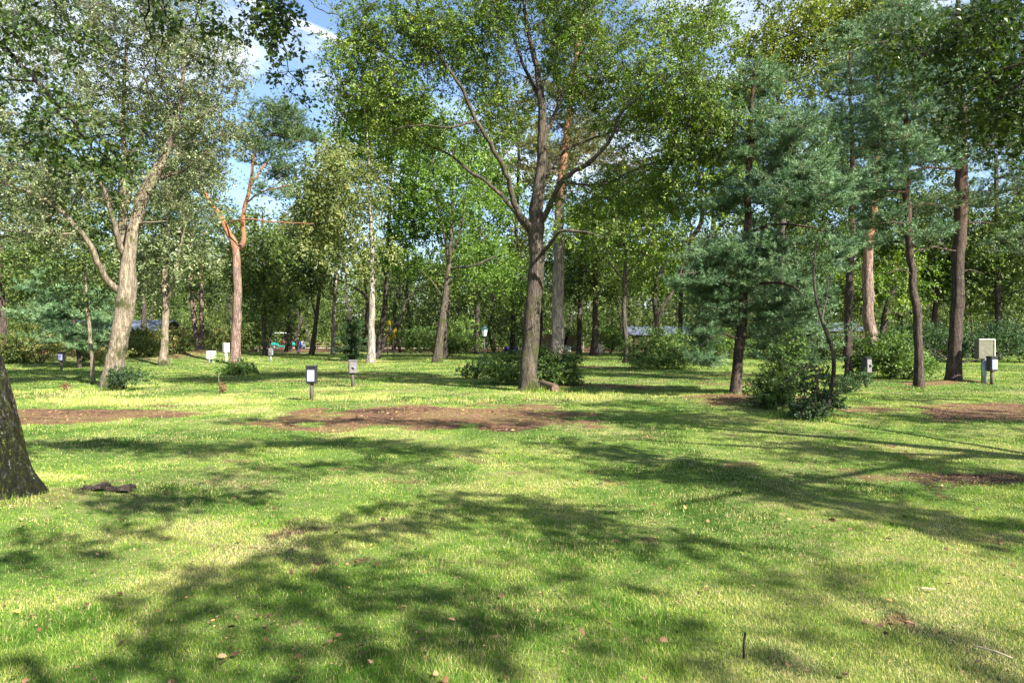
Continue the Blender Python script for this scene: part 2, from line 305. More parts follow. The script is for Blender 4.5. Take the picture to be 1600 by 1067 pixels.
def leaves_mesh(name, clumps, crad, style, mat, off, g, twig_geo=None):
    n = len(clumps); T = style.get('T', 8); Ln = style.get('L', 12); s = style['s']; needle = style.get('needle', False)
    flat = style.get('flat', .75)
    d = unit(g.normal(size=(n, T, 3))); d[..., 2] *= flat
    if needle: d[..., 2] = np.abs(d[..., 2])*.5+style.get('up', .1)
    if style.get('droop'): d[..., 2] -= style['droop']
    d = unit(d)
    ln = crad[:, None]*(.55+.75*g.random((n, T)))
    st = clumps[:, None, :]+d*ln[..., None]*.08
    if twig_geo is not None:
        A = (clumps[:, None, :]+0*d).reshape(-1, 3); B = (clumps[:, None, :]+d*ln[..., None]).reshape(-1, 3)
        t = unit(B-A); u = unit(np.cross(t, [.2, .3, .9])); w = np.cross(t, u); r = style.get('twig', .006)
        ring = [u, -.5*u+.87*w, -.5*u-.87*w]
        V = np.stack([A+r*q for q in ring]+[B+r*.35*q for q in ring], 1)
        o = (np.arange(len(A))*6)[:, None, None]; q = np.array([[0, 1, 4, 3], [1, 2, 5, 4], [2, 0, 3, 5]])
        twig_geo.add(V.reshape(-1, 3), (q[None]+o).reshape(-1, 4))
    cl_t = g.random((n, 1, 1))*.42+g.random((n, T, 1))*.25
    if not needle:
        f = np.sqrt(g.random((n, T, Ln)))*.95+.08
        pos = st[:, :, None]+d[:, :, None]*(ln[:, :, None]*f)[..., None]+g.normal(size=(n, T, Ln, 3))*(.065*crad[:, None, None, None])
        sag = style.get('sag', .15); pos[..., 2] -= sag*ln[:, :, None]*f**2
        ax = d[:, :, None]*.7+g.normal(size=pos.shape)*.7; ax[..., 2] -= .25
        nr = g.normal(size=pos.shape)*.42+d[:, :, None]*.75; nr[..., 2] += .55
        tint = cl_t+.33*g.random((n, T, Ln))+.12*(g.random((n, T, Ln)) > .93)
        m = n*T*Ln; sz = s*(.65+.6*g.random(m))
        V, Fs, per = place(style.get('tmpl', DIAMOND), pos.reshape(-1, 3), ax.reshape(-1, 3), nr.reshape(-1, 3), sz, sz)
        tt = tint.ravel()
    else:
        K = style.get('K', 5)                # tufts per twig, Ln needles per tuft
        f = (np.arange(K)+.6)/K
        pos = st[:, :, None]+d[:, :, None]*(ln[:, :, None]*f)[..., None]
        pos = np.repeat(pos[:, :, :, None], Ln, 3)+g.normal(size=(n, T, K, Ln, 3))*.02
        ax = d[:, :, None, None]*.9+unit(g.normal(size=pos.shape))*.85
        tint = cl_t[..., None]+.33*g.random(pos.shape[:4])
        m = n*T*K*Ln; nr = g.normal(size=(m, 3))
        V, Fs, per = place(NEEDLE, pos.reshape(-1, 3), ax.reshape(-1, 3), nr, s*(.7+.6*g.random(m)), style.get('w', .012))
        tt = tint.ravel()
    attr = np.concatenate([np.repeat(tt, k) for k in per])
    return mesh_np(name, V-off, Fs, [mat], attr=np.clip(attr, 0, 1))

def env_clumps(env, D, g, world=False):
    out = []
    for e in env:
        px, py, rx, ry, rd, dd, n = e
        if world: c = np.array([px, py, rd]); r = np.array([rx, ry, dd])
        else: c = P(px, py, D, dd); k = (D+dd)/F; c = np.array([(px-800)/F*(D+dd), D+dd, CH+(HZ-py)/F*(D+dd)]); r = np.array([rx*k, rd, ry*k])
        u = unit(g.normal(size=(n, 3)))*(g.random((n, 1))**.42)
        out.append(c+u*r)
    return np.vstack(out)

def make_tree(name, label, D, trunk, limbs=(), env=(), style=None, leaf='oak', bark='b_oak', cat='tree', seed=1, seg=12, group=None,
              world_env=(), bulge=.10, flare=.3, part_limbs=True, twigs=False, step=.35, minz=.4, rough=.10, mr=.00028, crown_name='crown', nk=1.0):
    """trunk / limbs: rows (px, py, width_px[, dd]) in photo pixels at distance D"""
    g = np.random.default_rng(seed)
    WK = .88
    def conv(rows):
        o = []
        for r in rows:
            dd = r[3] if len(r) > 3 else 0.0; Y = D+dd
            o.append([(r[0]-800)/F*Y, Y, CH+(HZ-r[1])/F*Y, r[2]*WK*D/F/2])
        return o
    tp = conv(trunk); bz = float(G(tp[0][0], tp[0][1]))
    base = np.array([tp[0][0], tp[0][1], bz]); tp[0][2] = bz-.12
    root = empty(name, base, label, cat, group)
    geo = Geo(); tr = resample(tp, step); tr[1:-1, :2] += g.normal(size=(len(tr)-2, 2))*(.015 if step > .2 else .0015)
    V, Q = tube(tr, seg, rough=rough, flare=flare, seed=seed); geo.add(V, Q)
    nodes = [tr]
    limb_geo = []
    for i, lb in enumerate(limbs):
        WK = .74
        lr = resample(conv(lb), step*.8); lr[1:-1, :3] += g.normal(size=(len(lr)-2, 3))*.014
        V, Q = tube(lr, max(6, seg-3), rough=rough*.7, seed=seed+i+1); gg = Geo() if part_limbs else geo; gg.add(V, Q)
        if part_limbs: limb_geo.append(gg)
        nodes.append(lr)
    owner = np.concatenate([np.full(len(a), i) for i, a in enumerate(nodes)])
    nd = np.vstack(nodes)
    cl = []
    if len(env): cl.append(env_clumps([(*e[:6], int(e[6]*nk)) for e in env], D, g))
    if len(world_env): cl.append(env_clumps(world_env, D, g, True))
    if cl:
        cl = np.vstack(cl); cl = cl[cl[:, 2] > minz]
        ok0 = nd[:, 2] > bz+max(minz*.6, 0)
        dist = np.array([np.min(np.linalg.norm(nd[ok0, :3]-c, axis=1)) for c in cl])
        cl = cl[np.argsort(dist)]
        rmin = D*mr
        for c in cl:
            dv = c-nd[:, :3]; dd_ = np.linalg.norm(dv, axis=1)+.6*np.clip(nd[:, 2]-c[2], 0, None)+5*(nd[:, 2] < bz+minz*.6)-.6*np.minimum(nd[:, 3], .12)*8*.1
            i = int(np.argmin(dd_)); p0 = nd[i]; ln = np.linalg.norm(c-p0[:3])
            if ln < .12: continue
            k = max(3, int(ln/.45)+2); t = np.linspace(0, 1, k)[:, None]
            pth = p0[:3]*(1-t)+c*t; pth[:, 2] += (np.sin(t[:, 0]*math.pi)*bulge*ln)
            pth[1:-1] += g.normal(size=(k-2, 3))*.05*min(ln, 1.6)
            r0 = max(rmin, min(.62*p0[3], .007+.014*ln)); rr = r0+(max(rmin*.7, .005)-r0)*t[:, 0]
            br = np.column_stack([pth, rr]); V, Q = tube(br, 5 if r0 > .02 else 3)
            (geo if owner[i] == 0 or not part_limbs else limb_geo[owner[i]-1]).add(V, Q)
            nd = np.vstack([nd, br[1:]]); owner = np.concatenate([owner, np.full(k-1, owner[i])])
        cr = style.get('R', .6)*(.75+.5*g.random(len(cl)))
        tg = Geo() if twigs else None
        me = leaves_mesh(crown_name, cl, cr, style, M[leaf], base, g, geo if twigs else None)
        link(crown_name, me, root)
    link('trunk', geo.mesh('trunk', M[bark], base), root)
    for gg in limb_geo: link('limb', gg.mesh('limb', M[bark], base), root)
    return root

#@@GROUND
# ------------------------------------------------------------------ ground
def axis(lo, hi, fine_lo, fine_hi, h, grow=1.12):
    a = list(np.arange(fine_lo, fine_hi+1e-6, h)); s = h; x = a[-1]
    while x < hi: s *= grow; x += s; a.append(x)
    s = h; x = a[0]
    while x > lo: s *= grow; x -= s; a.insert(0, x)
    return np.array(a)
gx = axis(-500, 500, -22, 22, .16); gy = axis(-60, 900, 1.5, 32, .13)
X, Y = np.meshgrid(gx, gy, indexing='ij'); Z = G(X, Y)
V = np.stack([X, Y, Z], -1).reshape(-1, 3); a, b = X.shape
i = (np.arange(a-1)[:, None]*b+np.arange(b-1)[None]).ravel()
me = mesh_np('ground', V, [np.stack([i, i+b, i+b+1, i+1], -1)], [], smooth=True)
at = me.attributes.new('bare', 'FLOAT', 'POINT'); at.data.foreach_set('value', bare(X, Y).astype(np.float32).ravel())
at = me.attributes.new('straw', 'FLOAT', 'POINT'); at.data.foreach_set('value', straw(X, Y).astype(np.float32).ravel())
gm, t, o = newmat('lawn_soil'); L = t.links.new
tc = N(t, 'ShaderNodeTexCoord')
def noise(sc, det=6, ro=.6):
    n = N(t, 'ShaderNodeTexNoise'); n.inputs['Scale'].default_value = sc; n.inputs['Detail'].default_value = det; n.inputs['Roughness'].default_value = ro
    L(tc.outputs['Object'], n.inputs['Vector']); return n
na, nb, nc = noise(.5), noise(9, 8, .75), noise(45, 5, .7)
mxa = N(t, 'ShaderNodeMath', operation='MULTIPLY_ADD'); mxa.inputs[1].default_value = .5; L(na.outputs['Fac'], mxa.inputs[0])
mh = N(t, 'ShaderNodeMath', operation='MULTIPLY'); mh.inputs[1].default_value = .5; L(nb.outputs['Fac'], mh.inputs[0]); L(mh.outputs[0], mxa.inputs[2])
rg = ramp(t, [(.38, (.045, .08, .016)), (.48, (.095, .15, .032)), (.58, (.21, .19, .085)), (.7, (.24, .17, .10))]); L(mxa.outputs[0], rg.inputs[0])
rd = ramp(t, [(.40, (.025, .014, .010)), (.455, (.075, .040, .026)), (.50, (.17, .09, .056)), (.545, (.12, .105, .034)), (.575, (.15, .08, .05)), (.64, (.27, .165, .11))])
L(mxa.outputs[0], rd.inputs[0])
ba = N(t, 'ShaderNodeAttribute', attribute_name='bare'); sa = N(t, 'ShaderNodeAttribute', attribute_name='straw')
m0 = N(t, 'ShaderNodeMix', data_type='RGBA'); m0.inputs['B'].default_value = (.26, .22, .12, 1); L(rg.outputs[0], m0.inputs['A']); L(sa.outputs['Fac'], m0.inputs['Factor'])
bm_ = N(t, 'ShaderNodeMath', operation='MULTIPLY_ADD'); bm_.inputs[1].default_value = .9; bm_.inputs[2].default_value = -.45; L(nc.outputs['Fac'], bm_.inputs[0])
ba2 = N(t, 'ShaderNodeMath', operation='ADD', use_clamp=True); L(bm_.outputs[0], ba2.inputs[0]); L(ba.outputs['Fac'], ba2.inputs[1])
bc = N(t, 'ShaderNodeMapRange'); bc.inputs['From Min'].default_value = .3; bc.inputs['From Max'].default_value = .65; L(ba2.outputs[0], bc.inputs['Value'])
m1 = N(t, 'ShaderNodeMix', data_type='RGBA'); L(m0.outputs['Result'], m1.inputs['A']); L(rd.outputs[0], m1.inputs['B']); L(bc.outputs[0], m1.inputs['Factor'])
p = N(t, 'ShaderNodeBsdfPrincipled'); p.inputs['Roughness'].default_value = .95; p.inputs['Specular IOR Level'].default_value = .15
L(m1.outputs['Result'], p.inputs['Base Color'])
bu = N(t, 'ShaderNodeBump'); bu.inputs['Strength'].default_value = .9; bu.inputs['Distance'].default_value = .05; L(nb.outputs['Fac'], bu.inputs['Height'])
bu2 = N(t, 'ShaderNodeBump'); bu2.inputs['Strength'].default_value = .7; bu2.inputs['Distance'].default_value = .02; L(nc.outputs['Fac'], bu2.inputs['Height']); L(bu.outputs[0], bu2.inputs['Normal'])
L(bu2.outputs[0], p.inputs['Normal']); L(p.outputs[0], o.inputs[0])
me.materials.append(gm)
tag(link('ground', me), kind='structure')

# grass blades
def grass(nb, lo, hi, seed):
    g = np.random.default_rng(seed)
    D = np.exp(g.uniform(math.log(lo), math.log(hi), nb)); x = D*g.uniform(-.98, .98, nb)
    bb = bare(x, D); sw = straw(x, D)
    dens = fbm(n4, x*2.3, D*2.3, 3)
    keep = g.random(nb) > np.clip(bb*1.05+.8*np.clip(.47-dens, 0, 1), 0, .965)
    x, D, bb, sw, dens = [q[keep] for q in (x, D, bb, sw, dens)]; n = len(x)
    z = G(x, D)-.004
    patch = fbm(n1, x*.55+9, D*.55, 4); fine = fbm(n2, x*3+5, D*3, 3)
    lush = np.clip((fbm(n3, x*1.6+31, D*1.6, 3)-.56)/.1, 0, 1)
    h = .014+.016*g.random(n)+.024*lush*g.random(n)+.02*np.clip(dens-.5, 0, 1)
    h = h*(1+.5*np.clip((D-12)/20, 0, 1)); sw = np.clip(sw, 0, 1); h = h*(1-sw)+sw*(.04+.20*g.random(n)**1.5)
    for (tx, ty, tr_) in [(.46, 19.4, .75), (-12.4, 21.2, .9), (5.85, 17.9, .6), (12.6, 21.2, .5), (14.6, 22.4, .7), (-4.96, 16.7, .3), (-4.4, 21.5, .3), (-5.0, 6.2, .85), (1.4, 18.8, 1.0), (5.7, 13.2, 1.0), (-14.6, 23.5, .5)]:
        q = np.clip(1-np.hypot(x-tx, D-ty)/tr_, 0, 1); h = h*(1+3.2*np.minimum(q*1.6, 1)*g.random(n))
    w = np.maximum(.0028, .00095*D)*(.7+.6*g.random(n))*(1-.3*sw)
    th = g.uniform(0, 2*math.pi, n); lean = np.abs(g.normal(size=n))*.95*(1-.6*sw)
    u = np.stack([np.cos(th), np.sin(th), 0*th], -1)
    ph = g.uniform(0, 2*math.pi, n); v = np.stack([np.cos(ph)*lean, np.sin(ph)*lean, np.ones(n)], -1); v = unit(v)
    B = np.stack([x, D, z], -1)
    V = np.stack([B-u*w[:, None]/2, B+u*w[:, None]/2, B+v*h[:, None]], 1).reshape(-1, 3)
    Fc = np.arange(3*n).reshape(-1, 3)
    tint = .18+1.45*(patch-.5)+.5*(fine-.5)+.42*g.random(n)-.25*lush+0+.1*np.clip(bb, 0, 1)
    dry = g.random(n) > .925-.15*np.clip((fine-.55)/.1, 0, 1)
    tint = tint-.16*np.clip((D-13)/10, 0, 1)+.16*np.clip((x+.3)/1.5, 0, 1)*np.clip((6.5-D)/3, 0, 1)+.1*np.clip((fbm(n3, x*.35+50, D*.35, 3)-.5)/.1, 0, 1)
    tint = np.where(dry, .72+.25*g.random(n), tint)
    tint = np.where(g.random(n) < sw*.95, .6+.38*g.random(n), tint)
    return V, Fc, np.clip(tint, 0, 1)
V, Fc, tn = grass(1650000, 2.2, 62, 5)
tag(link('lawn_grass', mesh_np('lawn_grass', V, [Fc], [M['grass']], attr=tn)), 'short green and straw coloured lawn grass in dappled sun', 'grass', kind='stuff')

# fallen leaves
g = np.random.default_rng(9); n = 90000
D = np.exp(g.uniform(math.log(2.4), math.log(30), n)); x = D*g.uniform(-.85, .85, n); bb = bare(x, D)
k = g.random(n) < .03+.06*np.clip((fbm(n3, x*.8+4, D*.8, 3)-.5)/.15, 0, 1)+.95*np.clip(bb-.15, 0, 1)*np.clip(.25+1.6*(fbm(n4, x*2, D*2, 3)-.35), 0.05, 1); x, D, bb = x[k], D[k], bb[k]; n = len(x)
pos = np.stack([x, D, G(x, D)+.006+(.018+.012*g.random(n))*(bb < .2)], -1); nr = g.normal(size=(n, 3))*.55; nr[:, 2] += 1
sz = np.where(g.random(n) < .12, .022+.032*g.random(n), .008+.012*g.random(n))*np.where(bb > .2, 1.3, 1)
V, Fs, per = place(OAKLEAF, pos, g.normal(size=(n, 3))*[1, 1, .25], nr, sz, sz)
tn = g.random(n)**1.8
tag(link('fallen_leaves', mesh_np('fallen_leaves', V, Fs, [M['litter']], attr=np.concatenate([np.repeat(tn, q) for q in per]))), 'scattered brown and orange fallen leaves on the lawn', 'fallen leaves', kind='stuff')

g = np.random.default_rng(19); n = 60000
D = np.exp(g.uniform(math.log(5), math.log(30), n)); x = D*g.uniform(-.85, .85, n); bb = bare(x, D); k = g.random(n) < .8*np.clip(bb-.2, 0, 1)+.012; x, D = x[k], D[k]; n = len(x)
pos = np.stack([x, D, G(x, D)+.008+.01*g.random(n)], -1); ax = g.normal(size=(n, 3))*[1, 1, .18]; nr = g.normal(size=(n, 3))*.4; nr[:, 2] += 1
V, Fs, per = place(NEEDLE, pos, ax, nr, .03+.10*g.random(n)**2, np.maximum(.004, .0007*D))
tag(link('dead_needles', mesh_np('dead_needles', V, Fs, [M['litter']], attr=np.concatenate([np.repeat(g.random(n)**.8*.95, q) for q in per]))), 'dead needles, stalks and small twigs strewn over the bare earth', 'litter', kind='stuff')

#@@TREES
# ------------------------------------------------------------------ near trees
OAKS = dict(R=.62, T=8, L=13, s=.10, flat=.6)
make_tree('mossy_oak', 'big dark mossy oak trunk leaning left at the left edge of the foreground', 6.3,
    [(-12, 800, 130), (-33, 690, 122), (-53, 590, 112), (-76, 480, 104), (-105, 300, 84), (-130, 60, 74), (-150, -200, 60), (-160, -420, 40)],
    limbs=[[(-125, 120, 40), (-60, 40, 26, -.2), (0, 70, 11, -.4), (40, 110, 9, -.4), (100, 180, 7, -.3), (150, 235, 4, -.2), (200, 268, 2.5, 0)],
           [(-145, -120, 44), (0, -230, 34, -.3), (180, -160, 20, -.4), (300, -60, 12, -.2), (400, -10, 8, 0), (440, 60, 4, .2)],
           [(-150, -160, 40), (60, -330, 28, .5), (300, -300, 18, 1.0), (520, -210, 9, 1.2)],
           [(180, -160, 7, -.4), (225, -30, 4, -.2), (232, 60, 2.6, -.2), (228, 120, 1.6, -.2), (240, 160, 1, -.2)],
           [(200, -150, 7, -.2), (250, -20, 4, 0), (256, 50, 2.6, 0), (244, 110, 1.8, 0), (262, 150, 1, 0)],
           [(400, -230, 6, 1.0), (470, -20, 2.5, 1.0), (520, 22, 2.2, 1.0), (560, 30, 1.4, 1.0)]],
    env=[(20, 90, 70, 70, .7, -.3, 16), (110, 210, 90, 60, .6, -.2, 20), (40, 20, 90, 40, .9, -.2, 14), (150, 260, 50, 40, .4, -.1, 7),
         (270, 15, 60, 28, .7, -.1, 6), (330, 55, 40, 22, .4, 0, 4), (430, 45, 45, 55, .5, 0, 11), (410, 20, 60, 25, .6, 0, 6), (450, 110, 35, 35, .3, .1, 4), (-200, -350, 420, 260, 2.8, .3, 120)],
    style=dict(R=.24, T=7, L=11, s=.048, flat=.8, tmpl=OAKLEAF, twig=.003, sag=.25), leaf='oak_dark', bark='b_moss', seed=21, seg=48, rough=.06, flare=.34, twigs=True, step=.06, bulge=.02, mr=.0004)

def tree_beside(name, label, x, y, r, h, envs, style, leaf, bark, seed, lean=(0, 0), limbs_px=(), **kw):
    """a tree placed in metres; trunk goes up from (x, y)"""
    def px(X, Yv, Zv): return 800+X*F/Yv, HZ-(Zv-CH)*F/Yv
    # converts metres into pixel rows at a helper distance of 1 m depth units
    D0 = 10.0; rows = []
    for k in (0, .12, .3, .5, .7, .85, 1):
        X = x+lean[0]*k; Zv = h*k; rr = r*(1-.75*k)
        Yv = y+lean[1]*k
        rows.append([X, Yv, Zv, rr])
    return rows
def metre_tree(name, label, rows, limbs, world_env, style, leaf, bark, seed, **kw):
    """same builder as make_tree, but the skeleton is given in metres"""
    D0 = 20.0
    def cv(r): 
        X, Yv, Zv, rr = r; dd = Yv-D0
        return (800+X*F/Yv, HZ-(Zv-CH)*F/Yv, rr*2*F/D0, dd)
    return make_tree(name, label, D0, [cv(r) for r in rows], [[cv(r) for r in l] for l in limbs], world_env=world_env, style=style, leaf=leaf, bark=bark, seed=seed, **kw)

# oak off the right edge whose dark boughs fill the top right corner and shade the middle lawn
metre_tree('overhanging_oak', 'dark oak boughs reaching in over the top right corner from a near tree', 
    [(10.6, 5.0, 0, .34), (10.5, 5.1, 1.5, .30), (10.4, 5.3, 3.2, .27), (10.5, 5.3, 5.5, .2), (10.3, 5.0, 8.5, .09)],
    [[(10.4, 5.3, 3.0, .13), (9.0, 6.6, 4.3, .1), (7.3, 8.3, 5.0, .06), (6.0, 9.6, 5.1, .03)],
     [(10.4, 5.3, 4.2, .12), (8.6, 5.0, 5.6, .08), (6.6, 5.6, 6.2, .05)],
     [(10.4, 5.2, 3.7, .11), (10.2, 7.6, 4.6, .08), (9.2, 10.4, 4.8, .04)],
     [(10.4, 5.1, 4.9, .1), (9.0, 2.6, 6.2, .07), (7.4, .8, 6.8, .04)]],
    world_env=[(5.9, 8.9, .8, .9, 5.6, .55, 26), (6.4, 9.0, .8, .9, 4.9, .6, 26), (7.2, 9.2, .9, 1.0, 4.4, .5, 20), (5.3, 9.3, .4, .5, 5.5, .2, 6), (7.2, 8.9, 1.5, 1.7, 5.1, .75, 30), (9.6, 10.6, 1.7, 2.0, 5.0, 1.2, 44), (8.6, 7.6, 1.3, 1.5, 6.2, .9, 30), (10.2, 3.6, 2.6, 3.0, 6.9, 1.2, 34), (11.5, 8.0, 1.3, 1.6, 4.6, .9, 22), (7.2, 3.0, 1.3, 1.6, 6.6, .5, 10)],
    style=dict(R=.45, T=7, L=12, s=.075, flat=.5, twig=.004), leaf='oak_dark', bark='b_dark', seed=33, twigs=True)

#@@HERO
# ------------------------------------------------------------------ main middle-distance trees
make_tree('oak_tree', 'tall spreading oak with forked dark trunk and pale lower bole in the centre', 19.5,
    [(824, 612, 34), (828, 560, 30), (833, 480, 28), (838, 420, 26), (838, 355, 26), (842, 300, 21), (847, 220, 17), (846, 150, 13), (836, 90, 9), (822, 40, 7), (815, -60, 5)],
    limbs=[[(836, 365, 16), (806, 325, 12, -.2), (790, 270, 10, -.6), (765, 225, 9, -1), (742, 185, 8, -1.3), (722, 140, 7, -1.5), (690, 90, 5, -1.7), (655, 20, 4, -2), (640, -60, 3, -2)],
           [(834, 372, 13), (800, 325, 9, .4), (762, 285, 8, .8), (735, 268, 7, 1.0), (700, 240, 5, 1.4), (660, 225, 4, 1.6), (620, 205, 3, 1.8)],
           [(742, 190, 6, -1.3), (700, 200, 4, -1.6), (650, 195, 3, -1.6), (600, 205, 2, -1.6)],
           [(843, 350, 14), (862, 318, 11, -.4), (880, 280, 10, -.8), (920, 255, 9, -1.2), (950, 225, 7, -1.6), (962, 200, 7, -1.8), (975, 170, 5, -2), (1005, 150, 4, -2), (1030, 135, 3, -2.2)],
           [(962, 205, 5, -1.8), (1000, 205, 3.5, -2), (1050, 200, 3, -2.2), (1090, 201, 2, -2.3)],
           [(845, 400, 8), (862, 378, 7, -.6), (876, 362, 6, -1), (910, 362, 5, -1.2), (950, 375, 4, -1.2), (985, 388, 3, -1.2), (1020, 402, 2, -1)],
           [(848, 215, 12), (868, 175, 8, .6), (890, 120, 6, 1), (920, 60, 5, 1.5), (950, 0, 4, 2), (975, -60, 3, 2)],
           [(846, 160, 8), (815, 95, 7, .6), (800, 40, 5, 1), (790, -40, 3, 1.2)],
           [(843, 300, 10), (860, 262, 8, 1), (885, 235, 6, 1.8), (930, 215, 5, 2.6), (990, 200, 3, 3)],
           [(880, 285, 6, -.8), (940, 290, 4, -1), (985, 268, 3, -1), (1035, 250, 2, -1)]],
    env=[(590, 120, 90, 95, 2.2, -1.5, 85), (560, 170, 55, 55, 1.4, -1.4, 34), (640, 40, 90, 60, 2, -1.6, 60), (720, 60, 80, 80, 2.2, -.6, 66), (650, 200, 90, 40, 1.5, 1, 34),
         (830, 0, 110, 60, 2.5, 0, 80), (770, 150, 60, 60, 1.8, .8, 30), (940, 60, 110, 80, 2.5, .8, 95), (1050, 110, 90, 85, 2.2, -1.4, 90), (1040, 200, 100, 55, 1.8, -1.2, 60),
         (960, 160, 80, 60, 2, 1.8, 60), (940, 300, 80, 40, 1.6, .3, 34), (990, 370, 70, 34, 1.2, -1, 26), (1110, 180, 60, 70, 1.6, -1.5, 50), (1060, 290, 70, 50, 1.6, -.8, 34), (880, 110, 60, 50, 1.8, .8, 34), (760, 80, 70, 60, 2, 1.2, 40), (560, 60, 60, 40, 1.5, -1.6, 20), (1080, 40, 60, 50, 1.6, 0, 36), (830, -90, 300, 70, 3, 0, 110)],
    style=dict(R=.45, T=9, L=14, s=.07, flat=.7, twig=.005), leaf='oak', bark='b_oak', nk=1.2, seed=3, seg=20, twigs=True, step=.25)

make_tree('silver_leaved_tree', 'broad tree with pale forked trunk and silvery leaves in the left middle ground', 21.2,
    [(172, 608, 34), (178, 570, 32), (188, 520, 31), (197, 470, 30), (200, 430, 27), (204, 390, 20), (216, 330, 20), (236, 285, 19), (258, 240, 14), (275, 190, 9), (285, 130, 6), (290, 60, 4)],
    limbs=[[(198, 445, 22), (194, 380, 18, .2), (190, 320, 16, .3), (193, 260, 12, .5), (192, 190, 9, .6), (196, 100, 6, .8), (200, 20, 4, .8)],
           [(192, 395, 14), (180, 360, 11, -.4), (172, 330, 10, -.7), (158, 290, 7, -1), (130, 250, 5, -1.5), (100, 210, 3, -2)],
           [(186, 455, 14), (165, 435, 12, -.4), (150, 408, 12, -.8), (143, 385, 10, -1), (118, 355, 9, -1.3), (90, 325, 8, -1.6), (55, 305, 7, -2), (20, 292, 5, -2.2), (-40, 270, 4, -2.4)],
           [(118, 365, 5, -1.3), (80, 366, 4, -1.6), (30, 362, 3, -2), (-20, 355, 2, -2)],
           [(216, 350, 6), (232, 348, 4, -.5), (262, 346, 2, -.8)],
           [(240, 280, 9), (280, 268, 6, .8), (320, 240, 4, 1.2), (350, 200, 3, 1.4)],
           [(196, 330, 9, .3), (205, 270, 7, 1), (225, 200, 5, 1.4), (230, 120, 3, 1.4)]],
    env=[(80, 60, 110, 90, 2.5, -.5, 90), (200, 40, 100, 90, 2.5, .5, 90), (300, 90, 80, 95, 2.3, .6, 90), (330, 200, 60, 80, 2, .8, 55), (230, 160, 90, 70, 2.2, .8, 60), (90, 180, 110, 80, 2.3, -.8, 75),
         (30, 280, 100, 60, 2, -1.6, 60), (260, 260, 70, 40, 1.8, .6, 30), (120, 290, 80, 45, 1.8, -1, 36), (-60, 180, 80, 150, 2.3, -1, 55), (60, 360, 70, 35, 1.3, -1.6, 22), (160, -60, 220, 60, 3, 0, 70), (290, 320, 50, 40, 1.4, .9, 14)],
    style=dict(R=.45, T=9, L=14, s=.07, flat=.7, twig=.005), nk=1.35, leaf='silver', bark='b_pale', seed=5, seg=20, twigs=True, step=.25)

NB = dict(R=.42, T=9, K=5, L=14, s=.085, w=.012, needle=True, up=.15)
make_tree('blue_pine', 'blue green pine with long sunlit needles, dark drooping boughs and leaning thin trunk', 17.8,
    [(1149, 619, 20), (1155, 560, 17), (1159, 500, 16), (1164, 430, 15), (1169, 350, 13), (1171, 270, 12), (1173, 200, 9), (1176, 140, 6), (1180, 100, 4)],
    limbs=[[(1168, 365, 8), (1200, 352, 6, -.8), (1250, 352, 4, -1.4), (1290, 362, 3, -1.8)],
           [(1160, 470, 8), (1130, 440, 6, -.6), (1095, 425, 4, -1.0), (1060, 430, 3, -1.2)],
           [(1162, 455, 7), (1200, 440, 6, -.6), (1240, 450, 4, -1), (1285, 480, 3, -1.2)],
           [(1170, 300, 7), (1200, 270, 5, -.6), (1240, 240, 3, -1)],
           [(1157, 530, 5), (1120, 520, 4, -.3), (1095, 540, 2, -.5)]],
    env=[(1200, 140, 50, 40, .9, 0, 24), (1190, 210, 75, 55, 1.4, 0, 50), (1240, 240, 60, 50, 1.2, -.8, 40), (1250, 310, 80, 45, 1.5, -.8, 46), (1130, 250, 50, 50, 1.2, .3, 26), (1150, 320, 60, 40, 1.3, .3, 26),
         (1290, 300, 50, 40, 1.1, -.6, 22), (1120, 410, 60, 28, 1.1, -.5, 34), (1075, 440, 38, 16, .6, -1, 12), (1190, 400, 90, 35, 1.4, -.3, 40), (1240, 450, 90, 45, 1.4, -.4, 56), (1115, 490, 38, 50, .8, 0, 34), (1098, 545, 22, 38, .4, -.3, 22), (1120, 450, 40, 40, 1.0, .2, 24), (1225, 560, 60, 26, 1.0, .3, 20),
         (1240, 520, 70, 50, 1.2, 0, 40), (1190, 480, 45, 40, 1.0, .6, 20), (1300, 400, 40, 40, 1.0, -.2, 16)],
    style=NB, leaf='blue', bark='b_bpine', nk=.95, seed=8, bulge=-.03, twigs=True, step=.3)
